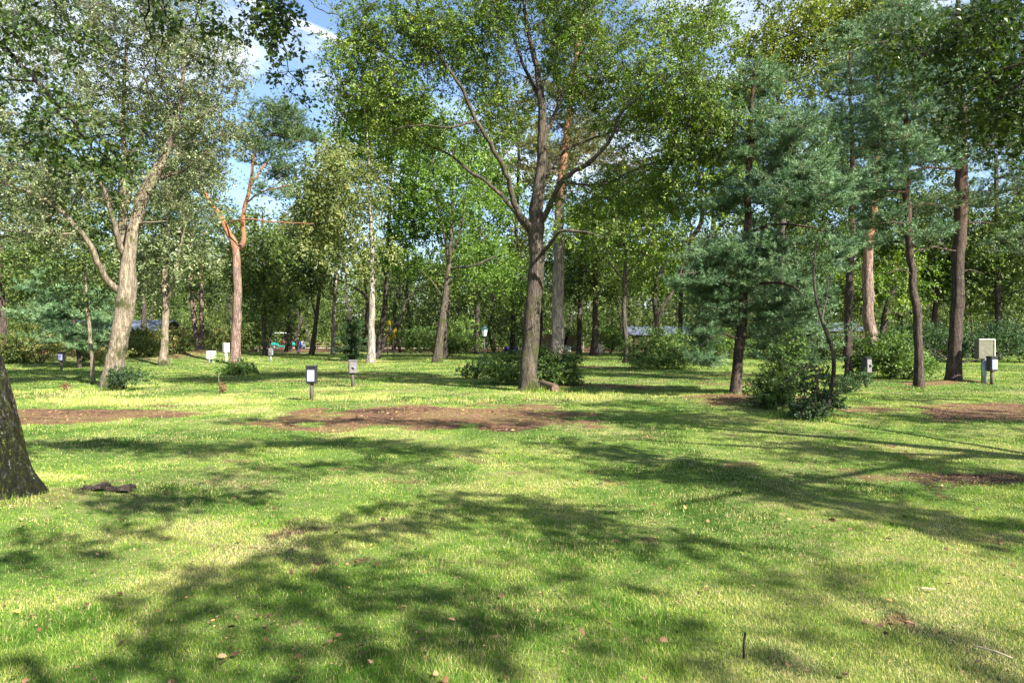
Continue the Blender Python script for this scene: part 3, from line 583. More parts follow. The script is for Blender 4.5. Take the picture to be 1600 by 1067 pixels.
for (nm, lab, D, tr, env, lf, sd_) in [
    ('pine_tree', 'straight reddish brown pine with dark branch rings beside the beige cabinet', 22.6,
     [(1491, 602, 24), (1493, 540, 22), (1496, 460, 20), (1500, 380, 21), (1503, 300, 20), (1504, 220, 16), (1500, 120, 12), (1496, 20, 7), (1494, -60, 4)],
     [(1450, 60, 70, 60, 1.8, 0, 50), (1520, 160, 70, 50, 1.8, .3, 30), (1480, 200, 80, 40, 1.8, -.6, 26), (1560, 300, 70, 40, 1.8, .4, 26), (1450, 330, 60, 26, 1.6, -.3, 16), (1540, 20, 90, 60, 2, 0, 40), (1590, 380, 50, 30, 1.4, 0, 10), (1550, 230, 70, 40, 1.5, 0, 20)], 'pine', 51),
    ('pine_tree', 'slender dark bent pine left of the thick ringed pine on the right', 21.2,
     [(1437, 606, 18), (1436, 560, 15), (1434, 510, 14), (1426, 440, 13), (1420, 370, 12), (1417, 290, 10), (1414, 200, 8), (1412, 110, 6), (1412, 40, 4)],
     [(1400, 60, 55, 60, 1.3, -.2, 46), (1420, 140, 75, 50, 1.6, -.3, 60), (1390, 210, 70, 40, 1.5, 0, 44), (1440, 250, 60, 40, 1.4, 0, 26), (1370, 290, 60, 32, 1.3, 0, 28), (1450, 370, 45, 18, .8, 0, 9), (1380, 350, 50, 25, 1.2, 0, 14)], 'blue', 52),
    ('pine_tree', 'narrow brown pine trunk behind the bush left of the dark hinged meter box', 26,
     [(1326, 592, 15), (1325, 540, 14), (1326, 470, 13), (1330, 380, 12), (1332, 290, 9), (1330, 180, 6), (1328, 80, 4)],
     [(1330, 90, 55, 70, 1.6, 0, 50), (1320, 190, 70, 55, 1.8, .3, 50), (1300, 280, 60, 40, 1.6, .5, 26), (1350, 300, 60, 40, 1.5, 0, 26), (1340, 380, 55, 30, 1.4, 0, 20)], 'blue', 53),
    ('pine_tree', 'thick pale sunlit pine trunk with ragged bark rising behind the leafy bush', 36,
     [(1368, 575, 20), (1360, 520, 19), (1356, 450, 18), (1358, 380, 16), (1368, 300, 13), (1372, 200, 10), (1372, 80, 6)],
     [(1370, 60, 80, 60, 3, 0, 46), (1400, 160, 80, 60, 3, 0, 40), (1350, 260, 60, 40, 2.5, 0, 20), (1470, 100, 50, 60, 2, 0, 20)], 'pine', 54)]:
    dead = []
    if D < 24:
        for q, yy in enumerate((235, 268, 300, 328, 352, 392, 430)):
            tx = np.interp(yy, [r_[1] for r_ in tr][::-1], [r_[0] for r_ in tr][::-1]); sg = 1 if (q+sd_) % 2 else -1; ln = 75-6*q
            dead.append([(tx, yy, 4.5-.3*q), (tx+sg*ln*.45, yy-9+4*(q % 3), 3, .3*sg), (tx+sg*ln, yy-2-6*(q % 2), 1.4, .5*sg)])
            dead.append([(tx+sg*ln*.45, yy-9+4*(q % 3), 2, .3*sg), (tx+sg*ln*.8, yy-22, 1.2, .1)])
    make_tree(nm, lab, D, tr, limbs=dead, env=env, style=dict(R=.5 if D < 30 else .8, T=8, K=4, L=12, s=.11 if D < 30 else .17, w=.016 if D < 30 else .026, needle=True, up=.15), leaf=lf, bark='b_bpine' if D < 30 else 'b_pine', seed=sd_, bulge=-.02, twigs=D < 30, step=.3, nk=1.1)

make_tree('forked_pine', 'pink trunked pine forking into two crooked orange limbs left of centre', 38.5,
    [(367, 571, 19), (368, 530, 17), (371, 480, 15), (370, 430, 14), (368, 388, 13), (360, 370, 11), (350, 350, 10), (338, 330, 9), (325, 312, 9), (312, 292, 8), (300, 270, 6), (290, 230, 4)],
    limbs=[[(368, 392, 11), (378, 382, 12), (381, 366, 10), (379, 345, 9), (383, 320, 8), (392, 285, 7), (396, 250, 5), (405, 215, 4)],
           [(383, 318, 4), (410, 300, 3, -.5), (450, 290, 2, -1)], [(392, 290, 5), (415, 255, 4, .5), (440, 225, 3, 1), (455, 200, 2, 1)],
           [(349, 352, 4), (380, 342, 3, -1), (430, 347, 2.4, -1.5), (490, 350, 1.6, -2)]],
    env=[(430, 190, 45, 32, 2.2, .6, 40), (460, 215, 32, 26, 1.6, .8, 26), (400, 230, 35, 35, 2, .4, 26), (440, 260, 40, 28, 2, 0, 18), (300, 250, 40, 50, 2, -.2, 30), (420, 300, 50, 18, 1.2, -.5, 8), (280, 340, 40, 40, 1.5, -.3, 14), (330, 270, 30, 30, 1.5, 0, 8)],
    style=dict(R=.75, T=8, K=4, L=9, s=.17, w=.026, needle=True, up=.3), leaf='pine', bark='b_pine', nk=1.5, seed=12, bulge=.0, step=.4)

make_tree('grey_pine', 'massive straight grey pink pine trunk just behind the central oak', 45,
    [(871, 566, 26), (871, 520, 23), (872, 440, 20), (873, 370, 18), (876, 300, 15), (884, 220, 12), (893, 140, 9), (905, 60, 6), (915, -20, 4)],
    env=[(900, 60, 60, 60, 3, 0, 40), (880, 150, 75, 55, 3.4, 0, 54), (930, 200, 70, 50, 3.4, 0, 44), (850, 240, 50, 40, 3, 0, 24), (960, 260, 60, 50, 3, 0, 36), (1000, 330, 50, 40, 2.5, 0, 22)],
    style=dict(R=1.0, T=9, K=4, L=9, s=.2, w=.03, needle=True, up=0, droop=.25), leaf='larch', bark='b_bigp', seed=13, step=.5, bulge=0)

BG = dict(R=1.0, T=8, L=13, s=.17, flat=.7)
def bgt(label, D, tr, env, leaf='mid', bark='b_dark', seed=0, name='woodland_tree', st=None, **kw):
    kw.setdefault('nk', 1.35); s_ = dict(BG); s_['s'] = .0043*D if D < 60 else .0038*D; s_['R'] = min(1.5, .55+.011*D)
    if st: s_.update(st)
    return make_tree(name, label, D, tr, env=env, style=s_, leaf=leaf, bark=bark, seed=seed, seg=9, step=.6, part_limbs=False, **kw)

bgt('thin bare grey stem in front of the blue pine boughs at left', 22.6, [(146, 602, 8), (144, 560, 7), (138, 510, 6), (134, 460, 5), (132, 410, 3)],
    [(120, 440, 40, 22, .9, 0, 12)], leaf='mid', bark='b_pale', seed=60, name='sapling', flare=.1)
bgt('medium tree with sunlit tan trunk forking low, in the left middle lawn', 36.8, [(256, 573, 17), (257, 530, 13), (259, 470, 12), (257, 420, 11), (262, 360, 8), (262, 260, 5), (262, 160, 3)],
    [(255, 220, 70, 60, 3, 0, 36), (290, 300, 70, 60, 3, 0, 36), (240, 380, 60, 50, 2.5, 0, 26), (300, 390, 50, 40, 2.5, 0, 20), (210, 440, 50, 35, 2.5, 1, 14)], leaf='silver', bark='b_pale', seed=61,
    limbs=[[(260, 475, 7), (272, 440, 6, -.5), (278, 400, 5, -1), (290, 350, 3, -1.2)]])
bgt('twin stemmed pink pine growing behind the white sign at left', 53, [(314, 557, 13), (306, 520, 9), (301, 470, 8), (298, 420, 7), (295, 370, 5), (292, 300, 3)],
    [(290, 330, 45, 60, 3, 0, 22), (330, 360, 40, 60, 3, 0, 24), (300, 440, 60, 30, 3, 2, 16)], leaf='pine', bark='b_pine', seed=62, name='twin_pine',
    limbs=[[(314, 556, 13), (315, 520, 10), (315, 470, 9), (314, 410, 7), (320, 360, 4)]], st=dict(needle=True, K=4, L=9, T=7, s=.22, w=.035))
bgt('dark straight trunk on the littered bank behind the blue boughs at far left', 50, [(79, 552, 11), (79, 500, 9), (78, 440, 8), (76, 360, 6), (76, 280, 4)],
    [(70, 330, 80, 60, 4, 0, 40), (110, 420, 70, 45, 3, 0, 34), (30, 420, 60, 50, 3, 0, 28)], leaf='mid', bark='b_bpine', seed=63)
bgt('purplish trunk standing at the far left edge', 40, [(6, 572, 16), (4, 520, 13), (1, 460, 12), (-3, 380, 9), (-4, 280, 5)],
    [(-20, 300, 70, 60, 3, 0, 30), (20, 400, 50, 50, 3, 0, 22), (-60, 420, 50, 60, 3, 0, 14)], leaf='mid', bark='b_bpine', seed=64)
make_tree('young_pine', 'small bushy blue green pine with drooping boughs by the left bank', 34, [(125, 566, 7), (120, 530, 6), (112, 490, 5), (108, 440, 4), (106, 410, 2)],
    env=[(70, 495, 40, 25, 1.2, 0, 26), (120, 480, 60, 35, 1.6, 0, 60), (110, 525, 60, 18, 1.4, 0, 34), (160, 510, 30, 25, 1, 0, 22), (125, 545, 16, 12, .6, -.4, 8), (80, 450, 50, 22, 1.4, 0, 16)],
    style=dict(R=.55, T=7, K=4, L=11, s=.16, w=.024, needle=True, up=.0), leaf='blue', bark='b_bpine', seed=65, bulge=-.05, minz=.3)
bgt('thin dark trunk between the forked pine and the golf cart', 48, [(414, 558, 8), (413, 520, 6), (413, 450, 5), (412, 380, 4), (410, 330, 2.5)],
    [(400, 400, 45, 60, 3, 0, 36), (420, 460, 45, 40, 3, 0, 24), (385, 350, 30, 35, 2, 0, 10)], seed=66)
bgt('reddish pine trunk standing right beside the golf cart', 72, [(449, 549, 11), (453, 500, 8), (453, 440, 6), (452, 380, 4)],
    [(455, 400, 45, 55, 4, 0, 30), (450, 450, 30, 30, 3, 0, 10)], bark='b_bpine', leaf='mid', seed=67)
bgt('small forked tree leaning right beside the far path', 57, [(486, 555, 10), (491, 520, 8), (495, 490, 7), (500, 440, 5), (505, 380, 3)],
    [(500, 400, 50, 60, 4, 0, 36), (470, 440, 40, 30, 3, 0, 14)], bark='b_oak', seed=68, limbs=[[(494, 495, 5), (488, 470, 4), (485, 440, 3)]])
bgt('tall pale birch trunk with scaly white bark left of the lamp post', 42, [(579, 567, 16), (580, 530, 13), (581, 470, 11), (581, 400, 8), (578, 320, 6), (575, 230, 4), (570, 160, 2.5)],
    [(500, 330, 50, 50, 3, 0, 32), (520, 260, 50, 50, 3, 0, 26), (570, 280, 60, 60, 3, 0, 26), (545, 380, 70, 40, 3, 0, 24), (490, 290, 35, 45, 2, 0, 16)], leaf='birch', bark='b_birch', seed=69, name='birch_tree', st=dict(droop=.3, sag=.4))
bgt('dark many stemmed tree with fresh bright green leaves behind the birch', 50, [(590, 560, 12), (592, 530, 10), (600, 490, 9), (604, 440, 8), (606, 380, 6), (610, 300, 4), (612, 220, 3)],
    [(600, 210, 70, 60, 4, 0, 50), (650, 260, 60, 60, 4, 0, 50), (640, 340, 70, 50, 3, 0, 46), (560, 230, 50, 50, 3, 0, 24), (690, 330, 40, 50, 3, 0, 20), (600, 400, 50, 30, 3, 0, 16), (655, 420, 40, 25, 3, 0, 12)], leaf='bright', seed=70, name='multi_stem_tree',
    limbs=[[(590, 556, 9), (574, 510, 9), (574, 470, 8), (563, 455, 6), (535, 440, 4), (500, 430, 3)], [(594, 550, 9), (606, 520, 9), (626, 500, 7), (634, 470, 5), (655, 450, 3), (690, 425, 2)], [(574, 470, 5), (568, 430, 4), (555, 380, 3)]])
bgt('leaning dark grey trunk dividing into thin pale branches left of the central oak', 42, [(683, 568, 18), (687, 530, 15), (694, 480, 13), (700, 430, 11), (703, 400, 8), (706, 340, 6), (708, 270, 4), (706, 200, 2.5)],
    [(700, 230, 70, 60, 3, 0, 30), (730, 300, 50, 50, 3, 0, 20), (760, 390, 40, 40, 2, 1, 14), (660, 180, 60, 40, 3, 0, 20), (740, 420, 60, 30, 3, 1, 14)], leaf='bright', bark='b_oak', seed=71,
    limbs=[[(702, 410, 6), (690, 350, 4), (680, 300, 3), (675, 240, 2)], [(703, 405, 6), (720, 360, 4), (728, 300, 3), (735, 240, 2)], [(702, 420, 5), (740, 415, 4, -1), (775, 400, 3, -1)], [(695, 470, 4), (675, 440, 3), (655, 420, 2)]])
bgt('short dark trunk half hidden behind the leaning grey trunk', 50, [(695, 560, 10), (696, 500, 9), (704, 460, 7), (715, 420, 4)],
    [(730, 450, 50, 30, 3, 0, 16), (700, 430, 40, 25, 3, 0, 8)], seed=72)
bgt('dark reddish trunk on the lawn right of the grey pine', 58, [(929, 554, 16), (930, 510, 11), (931, 450, 9), (932, 380, 6), (934, 300, 4)],
    [(930, 370, 60, 50, 4, 0, 36), (900, 440, 40, 30, 3, 0, 14), (960, 430, 50, 35, 3, 0, 20)], bark='b_bpine', leaf='mid', seed=73)
bgt('slim mossy tree with dark leafy crown beside the bramble patch', 42, [(980, 566, 13), (978, 530, 9), (975, 480, 8), (977, 420, 7), (978, 360, 5), (980, 300, 3)],
    [(975, 320, 70, 50, 3, 0, 36), (1020, 380, 50, 40, 3, 0, 20), (920, 350, 50, 40, 3, 0, 20), (1030, 300, 50, 40, 3, 0, 16)], leaf='oak', bark='b_dark', seed=74,
    limbs=[[(977, 440, 4), (940, 400, 3), (900, 385, 2)], [(977, 430, 4), (1010, 395, 3), (1040, 360, 2)]])
bgt('tall dark double stemmed tree behind the brambles right of centre', 48, [(1030, 560, 12), (1027, 510, 10), (1024, 450, 9), (1050, 400, 8), (1095, 350, 8), (1090, 280, 6), (1080, 220, 4)],
    [(1080, 200, 60, 50, 4, 0, 30), (1030, 260, 60, 40, 4, 0, 20), (1120, 270, 50, 50, 4, 0, 24), (1070, 330, 70, 40, 4, 0, 24), (1010, 430, 50, 30, 3, 0, 14)], leaf='oak', seed=75,
    limbs=[[(1026, 500, 9), (1060, 440, 8, .6), (1110, 370, 7, .8), (1112, 300, 5, .8), (1118, 240, 3, .8)], [(1062, 430, 5), (1080, 360, 4), (1060, 300, 3)]])
bgt('dark upright trunk seen through the gap left of the blue pine', 58, [(1063, 552, 11), (1063, 510, 8), (1064, 450, 7), (1068, 380, 5)],
    [(1060, 420, 50, 40, 4, 0, 26), (1100, 450, 40, 30, 3, 0, 12)], seed=76)
bgt('leaning pale oak trunk behind the hedge at right', 52, [(1403, 560, 12), (1406, 520, 10), (1408, 470, 8), (1406, 430, 6), (1410, 370, 4)],
    [(1400, 400, 50, 40, 4, 0, 24), (1440, 430, 40, 35, 3, 0, 14)], leaf='oak', bark='b_oak', seed=77)
bgt('crooked low oak spreading from behind the pale pine at right', 46, [(1378, 560, 14), (1380, 520, 12), (1385, 480, 9), (1400, 450, 7), (1420, 430, 4)],
    [(1340, 440, 40, 30, 3, 0, 14), (1420, 420, 50, 30, 3, 0, 16), (1390, 470, 60, 24, 3, 0, 10)], leaf='oak', bark='b_dark', seed=78,
    limbs=[[(1379, 530, 8), (1350, 490, 6), (1335, 460, 4), (1330, 420, 2)], [(1384, 490, 6), (1420, 490, 5), (1455, 475, 3)]])
bgt('squat trunk under pale foliage behind the right hedge', 50, [(1461, 555, 10), (1461, 500, 9), (1463, 465, 8), (1468, 420, 4)],
    [(1470, 430, 50, 40, 4, 0, 30), (1540, 440, 50, 50, 4, 0, 40), (1520, 400, 60, 40, 4, 0, 30), (1590, 440, 50, 60, 4, 0, 36)], leaf='mid', bark='b_bpine', seed=79)
bgt('tall yellowing oak crown rising behind the blue pines at upper right', 36, [(1215, 570, 16), (1218, 480, 13), (1222, 380, 11), (1222, 260, 9), (1215, 140, 6), (1210, 60, 3)],
    [(1180, 90, 50, 45, 2.5, 0, 34), (1240, 60, 60, 50, 2.5, 0, 50), (1300, 40, 60, 50, 2.5, 0, 50), (1180, 150, 60, 40, 2.5, 0, 30), (1270, 120, 50, 40, 2.5, 0, 24), (1350, 20, 60, 40, 2.5, 0, 30), (1230, -40, 120, 50, 3, 0, 40)], leaf='yellow', bark='b_oak', seed=80, name='yellowing_oak')
bgt('feathery birch top showing against the sky gap left of the oak', 60, [(520, 552, 8), (522, 480, 7), (525, 400, 6), (522, 320, 4), (520, 250, 2.5)],
    [(515, 250, 35, 40, 3, 0, 14), (500, 320, 35, 45, 3, 0, 20), (470, 350, 30, 40, 3, 0, 18), (540, 300, 40, 40, 3, 0, 14)], leaf='birch', bark='b_birch', seed=81, name='birch_tree', st=dict(droop=.4, sag=.4, L=9))
bgt('distant green tree filling the gap beneath the oak left limbs', 62, [(745, 550, 10), (746, 480, 8), (748, 400, 7), (750, 320, 5), (752, 260, 3)],
    [(745, 250, 70, 50, 4, 0, 30), (770, 320, 60, 60, 4, 0, 30), (740, 420, 60, 50, 4, 0, 30), (800, 440, 40, 40, 3, 0, 16)], leaf='bright', seed=82)
bgt('distant pale green tree closing the sky gap behind the central fork', 66, [(800, 549, 10), (802, 480, 8), (806, 380, 7), (810, 260, 5), (812, 180, 3)],
    [(800, 200, 60, 60, 4, 0, 50), (770, 280, 50, 50, 4, 0, 34), (850, 270, 40, 50, 4, 0, 30), (830, 380, 60, 50, 4, 0, 34), (900, 230, 50, 50, 4, 0, 30)], leaf='birch', seed=89)
bgt('distant oak behind the grey pine filling the right centre', 62, [(905, 550, 10), (906, 480, 9), (908, 400, 8), (910, 320, 5)],
    [(940, 330, 70, 50, 4, 0, 30), (900, 420, 60, 50, 4, 0, 26), (1000, 300, 60, 60, 4, 0, 30), (990, 420, 60, 50, 4, 0, 24)], leaf='mid', seed=83)
bgt('distant tree behind the silver leaved tree at upper left', 50, [(225, 556, 10), (225, 480, 8), (222, 380, 7), (220, 260, 4)],
    [(215, 300, 70, 60, 4, 0, 34), (150, 340, 60, 50, 4, 0, 26), (190, 430, 60, 40, 4, 0, 26), (330, 420, 40, 50, 4, 0, 18), (90, 260, 70, 60, 4, 0, 24)], leaf='mid', seed=84)
bgt('dark woodland tree behind the blue pines at right', 50, [(1290, 558, 12), (1290, 480, 9), (1288, 380, 7), (1286, 280, 4)],
    [(1280, 330, 80, 70, 4, 0, 60), (1230, 400, 70, 60, 4, 0, 44), (1180, 340, 60, 70, 4, 0, 44), (1340, 450, 60, 40, 4, 0, 30), (1300, 220, 80, 60, 4, 0, 50), (1200, 240, 60, 60, 4, 0, 34), (1390, 330, 60, 60, 4, 0, 36)], leaf='mid', seed=85)
bgt('tall woodland tree closing the view behind the right hand pines', 48, [(1560, 558, 14), (1560, 480, 11), (1558, 380, 9), (1556, 240, 6)],
    [(1560, 150, 80, 80, 4, 0, 50), (1600, 350, 60, 60, 4, 0, 44), (1520, 360, 60, 60, 4, 0, 44), (1640, 300, 60, 120, 4, 0, 40), (1440, 340, 60, 70, 4, 0, 44), (1460, 220, 50, 60, 4, 0, 34), (1560, 60, 80, 60, 4, 0, 40)], leaf='mid', seed=86)
make_tree('small_fir', 'little dark fir tree on the lawn left of the birch', 44, [(549, 566, 5), (549, 540, 4), (549, 515, 3), (549, 490, 2)],
    env=[(549, 550, 24, 12, 1.0, 0, 26), (549, 530, 18, 12, .8, 0, 22), (549, 510, 12, 12, .5, 0, 14)],
    style=dict(R=.5, T=7, K=4, L=9, s=.15, w=.03, needle=True, up=-.1), leaf='dshrub', bark='b_dark', seed=88, minz=.1)

#@@SHRUBS
# ------------------------------------------------------------------ shrubs
def shrub(name, label, D, px, py, env, leaf='shrub', s=.06, Rr=.22, T=7, Ln=9, seed=0, stems=5, cat='shrub', bark='b_dark', twigs=False):
    base = gp(px, py); D = base[1]
    g = np.random.default_rng(seed)
    lim = []
    e = env[0]
    for k in range(stems):
        tx = e[0]+(g.random()-.5)*1.4*e[2]; ty = e[1]-(g.random()-.2)*e[3]*.8
        lim.append([(px, py, 2.2), ((px+tx)/2+(g.random()-.5)*6, (py+ty)/2+3, 1.6, (g.random()-.5)*.5), (tx, ty, .8, (g.random()-.5)*.9)])
    return make_tree(name, label, D, [(px, py, 2.6), (px+2, py-(py-e[1])*.5, 2), (px+(e[0]-px)*.6, e[1], 1)], limbs=lim, env=env,
        style=dict(R=Rr*1.15, T=T, L=int(Ln*1.7), s=s*.72, flat=.8, droop=-.45), leaf=leaf, bark=bark, seed=seed, cat=cat, seg=5, flare=0, rough=0, part_limbs=False, minz=.06, bulge=.1, step=.2, crown_name='foliage', twigs=twigs)
shrub('bush', 'large rounded bush with pale upper leaves at the foot of the central oak', 20, 868, 606, [(868, 585, 38, 24, .8, 0, 70), (850, 565, 16, 16, .4, 0, 14), (885, 590, 28, 18, .7, 0, 26), (846, 550, 5, 14, .2, 0, 7), (878, 556, 10, 14, .3, 0, 8), (843, 572, 12, 22, .4, 0, 14), (897, 566, 12, 12, .4, 0, 7), (900, 600, 16, 6, .4, 0, 8)], s=.075, seed=101, twigs=True)
shrub('bush', 'low yellow green bush left of the oak foot, beneath the lamp post', 22, 790, 602, [(790, 585, 30, 16, .8, 0, 40), (770, 570, 26, 16, .8, .4, 24), (815, 580, 20, 18, .6, .3, 16), (800, 560, 25, 12, .6, .8, 14)], s=.075, seed=102, leaf='shrub')
shrub('bush', 'dark low bush spreading left of the oak with dry stems', 24, 745, 592, [(752, 578, 22, 11, .8, 0, 20), (728, 583, 18, 6, .6, 0, 7), (760, 564, 16, 9, .8, 1, 8)], leaf='dshrub', s=.08, seed=103)
shrub('bramble_patch', 'sunlit bramble patch round the slim mossy tree right of the lawn gap', 35, 1010, 577, [(1010, 565, 34, 9, 1.6, 0, 36), (1060, 562, 32, 11, 1.6, 0, 44), (1035, 545, 34, 12, 1.6, 1, 36), (1000, 550, 24, 16, 1.2, 1, 24), (1085, 550, 22, 18, 1.2, 1, 26), (1025, 526, 16, 10, 1.0, 1, 9), (1060, 532, 20, 10, 1.0, 1, 10)], leaf='shrub', s=.13, Rr=.4, seed=104)
shrub('bush', 'bright leafy bush behind the dark hinged meter box', 27, 1395, 592, [(1390, 565, 40, 24, 1.4, 0, 60), (1365, 550, 24, 20, 1, 0.5, 26), (1420, 580, 26, 14, 1.2, 0, 26), (1350, 575, 18, 16, .8, .6, 18), (1400, 535, 30, 14, 1, 1, 18), (1450, 575, 18, 8, .7, 0, 8)], leaf='shrub', s=.12, Rr=.36, seed=105)
shrub('hedge', 'dark dense hedge of bushes along the right background', 40, 1500, 568, [(1500, 545, 90, 22, 1.8, 2, 110), (1440, 525, 50, 16, 1.8, 3, 44), (1560, 530, 60, 26, 1.8, 3, 70), (1610, 545, 50, 22, 1.8, 2, 40), (1400, 545, 40, 18, 1.6, 5, 30)], leaf='dshrub', s=.16, Rr=.5, seed=106)
shrub('bush', 'small dark sprouting bush at the foot of the silvery tree', 21, 192, 607, [(194, 592, 18, 14, .6, -.3, 22), (215, 592, 12, 7, .4, -.3, 5)], leaf='dshrub', s=.08, seed=107, stems=7)
shrub('ivy_mound', 'low dark ivy mound at the foot of the forked pine', 33, 375, 585, [(375, 578, 24, 6, .8, 0, 34)], leaf='shrub', s=.12, Rr=.25, seed=108)
shrub('bush', 'leafy green shoots at the base of the blue pine', 16, 1215, 640, [(1215, 605, 32, 26, .6, 0, 44), (1235, 580, 26, 40, .5, .3, 26), (1205, 630, 26, 12, .5, -.2, 18), (1240, 545, 12, 16, .3, .3, 8)], leaf='shrub', s=.085, Rr=.24, seed=109, twigs=True)
shrub('bush', 'dark low bush around the thin curved stem at right', 13, 1265, 656, [(1262, 640, 28, 14, .35, 0, 34), (1300, 625, 18, 26, .3, .2, 16), (1275, 600, 34, 30, .4, .4, 18)], leaf='dshrub', s=.06, Rr=.18, seed=110, twigs=True)
shrub('bush', 'feathery grey green bush on the lawn right of the curved stem', 19, 1320, 612, [(1325, 600, 24, 9, .6, 0, 18), (1350, 592, 14, 6, .4, 0, 6)], leaf='dshrub', s=.07, Rr=.2, seed=111)
shrub('bramble_patch', 'straw and green brambles behind the tan trunk at left', 44, 235, 566, [(235, 548, 30, 16, 2, 0, 46), (215, 530, 40, 16, 2, 2, 34), (275, 545, 28, 16, 1.6, 2, 34), (200, 555, 20, 10, 1.5, 0, 14)], leaf='bramble', s=.16, Rr=.5, seed=112)
shrub('bush', 'tangled reddish undergrowth on the littered bank at far left', 42, 60, 572, [(50, 545, 50, 18, 2, 1, 60), (20, 560, 24, 12, 1.2, 0, 24), (110, 540, 50, 14, 2, 4, 34), (160, 560, 30, 10, 1.5, 0, 16), (70, 515, 60, 14, 2, 6, 30)], leaf='bramble', s=.15, Rr=.45, seed=113)
shrub('bush', 'sunny understorey bushes behind the bramble patch in the gap', 60, 1130, 560, [(1130, 545, 60, 12, 2.5, 0, 50), (1210, 550, 60, 14, 2.5, -2, 40), (1290, 545, 50, 16, 2.5, -2, 40)], leaf='shrub', s=.2, Rr=.6, seed=114)
# tall weed and dock by the straw strip
make_tree('tall_weed', 'tall pale thin weed stalk with drooping top leaves in the straw grass at left', 19.0, [(343, 614, 1.6), (342, 590, 1.2), (343, 566, .9), (344, 556, .7)],
    env=[(343, 558, 5, 2, .15, 0, 4), (341, 575, 2, 5, .1, 0, 2)], style=dict(R=.12, T=4, L=4, s=.07, droop=.3), leaf='shrub', bark='b_pale', seed=130, cat='weed', flare=0, seg=5, part_limbs=False, minz=.1, mr=.0002, crown_name='leaves')
for lab, px, py, sd_ in (('low rusty red dock plant beside the tall weed stalk', 347, 612, 131), ('rusty red dock plant at the left end of the straw strip', 105, 611, 132)):
    make_tree('dock_plant', lab, 19.0, [(px, py, 1.4), (px, py-6, 1), (px+1, py-12, .7)], env=[(px, py-8, 4, 5, .12, 0, 9)], style=dict(R=.1, T=5, L=6, s=.04), leaf='litter', bark='b_bpine', seed=sd_, cat='weed', flare=0, seg=5, part_limbs=False, minz=.03, mr=.0002, crown_name='seed_head')
shrub('bush', 'sunlit leafy undergrowth below the leaning dark grey trunk', 56, 700, 556, [(700, 538, 50, 14, 2.5, 0, 60), (650, 530, 30, 16, 2.5, 3, 30), (720, 515, 40, 14, 2.5, 3, 30)], leaf='shrub', s=.22, Rr=.6, seed=116)
shrub('bush', 'loose green undergrowth behind the forked pine and twin pine', 58, 350, 556, [(340, 530, 40, 18, 2.5, 0, 46), (385, 525, 30, 18, 2.5, 1, 34), (280, 530, 30, 18, 2.5, 1, 34)], leaf='bramble', s=.22, Rr=.6, seed=117)
shrub('bush', 'dark green undergrowth between the reddish trunk and the slim mossy tree', 62, 955, 552, [(955, 528, 22, 16, 2.5, 0, 34), (905, 520, 18, 14, 2.5, 4, 14)], leaf='shrub', s=.24, Rr=.6, seed=118)
# curved stem
make_tree('curved_sapling', 'thin dark S curved sapling stem with bare twigs right of the blue pine', 12.9,
    [(1281, 656, 14), (1296, 620, 8), (1303, 580, 7), (1302, 550, 7), (1294, 525, 7), (1284, 500, 6), (1275, 465, 5), (1271, 420, 4), (1276, 380, 3)],
    limbs=[[(1284, 500, 4), (1290, 470, 3, .2), (1296, 430, 2, .3)], [(1290, 650, 3), (1275, 600, 2.6, -.3), (1270, 572, 2.4, -.3), (1235, 590, 2.0, -.5), (1222, 602, 1.2, -.6)], [(1272, 576, 2, -.3), (1279, 600, 1.6, -.35), (1268, 625, 1.2, -.4)]],
    env=[(1275, 400, 26, 40, .4, .2, 14), (1290, 340, 30, 30, .4, .3, 8)], style=dict(R=.25, T=6, L=8, s=.06), leaf='oak_dark', bark='b_dark', seed=115, flare=.3, step=.15, part_limbs=False)

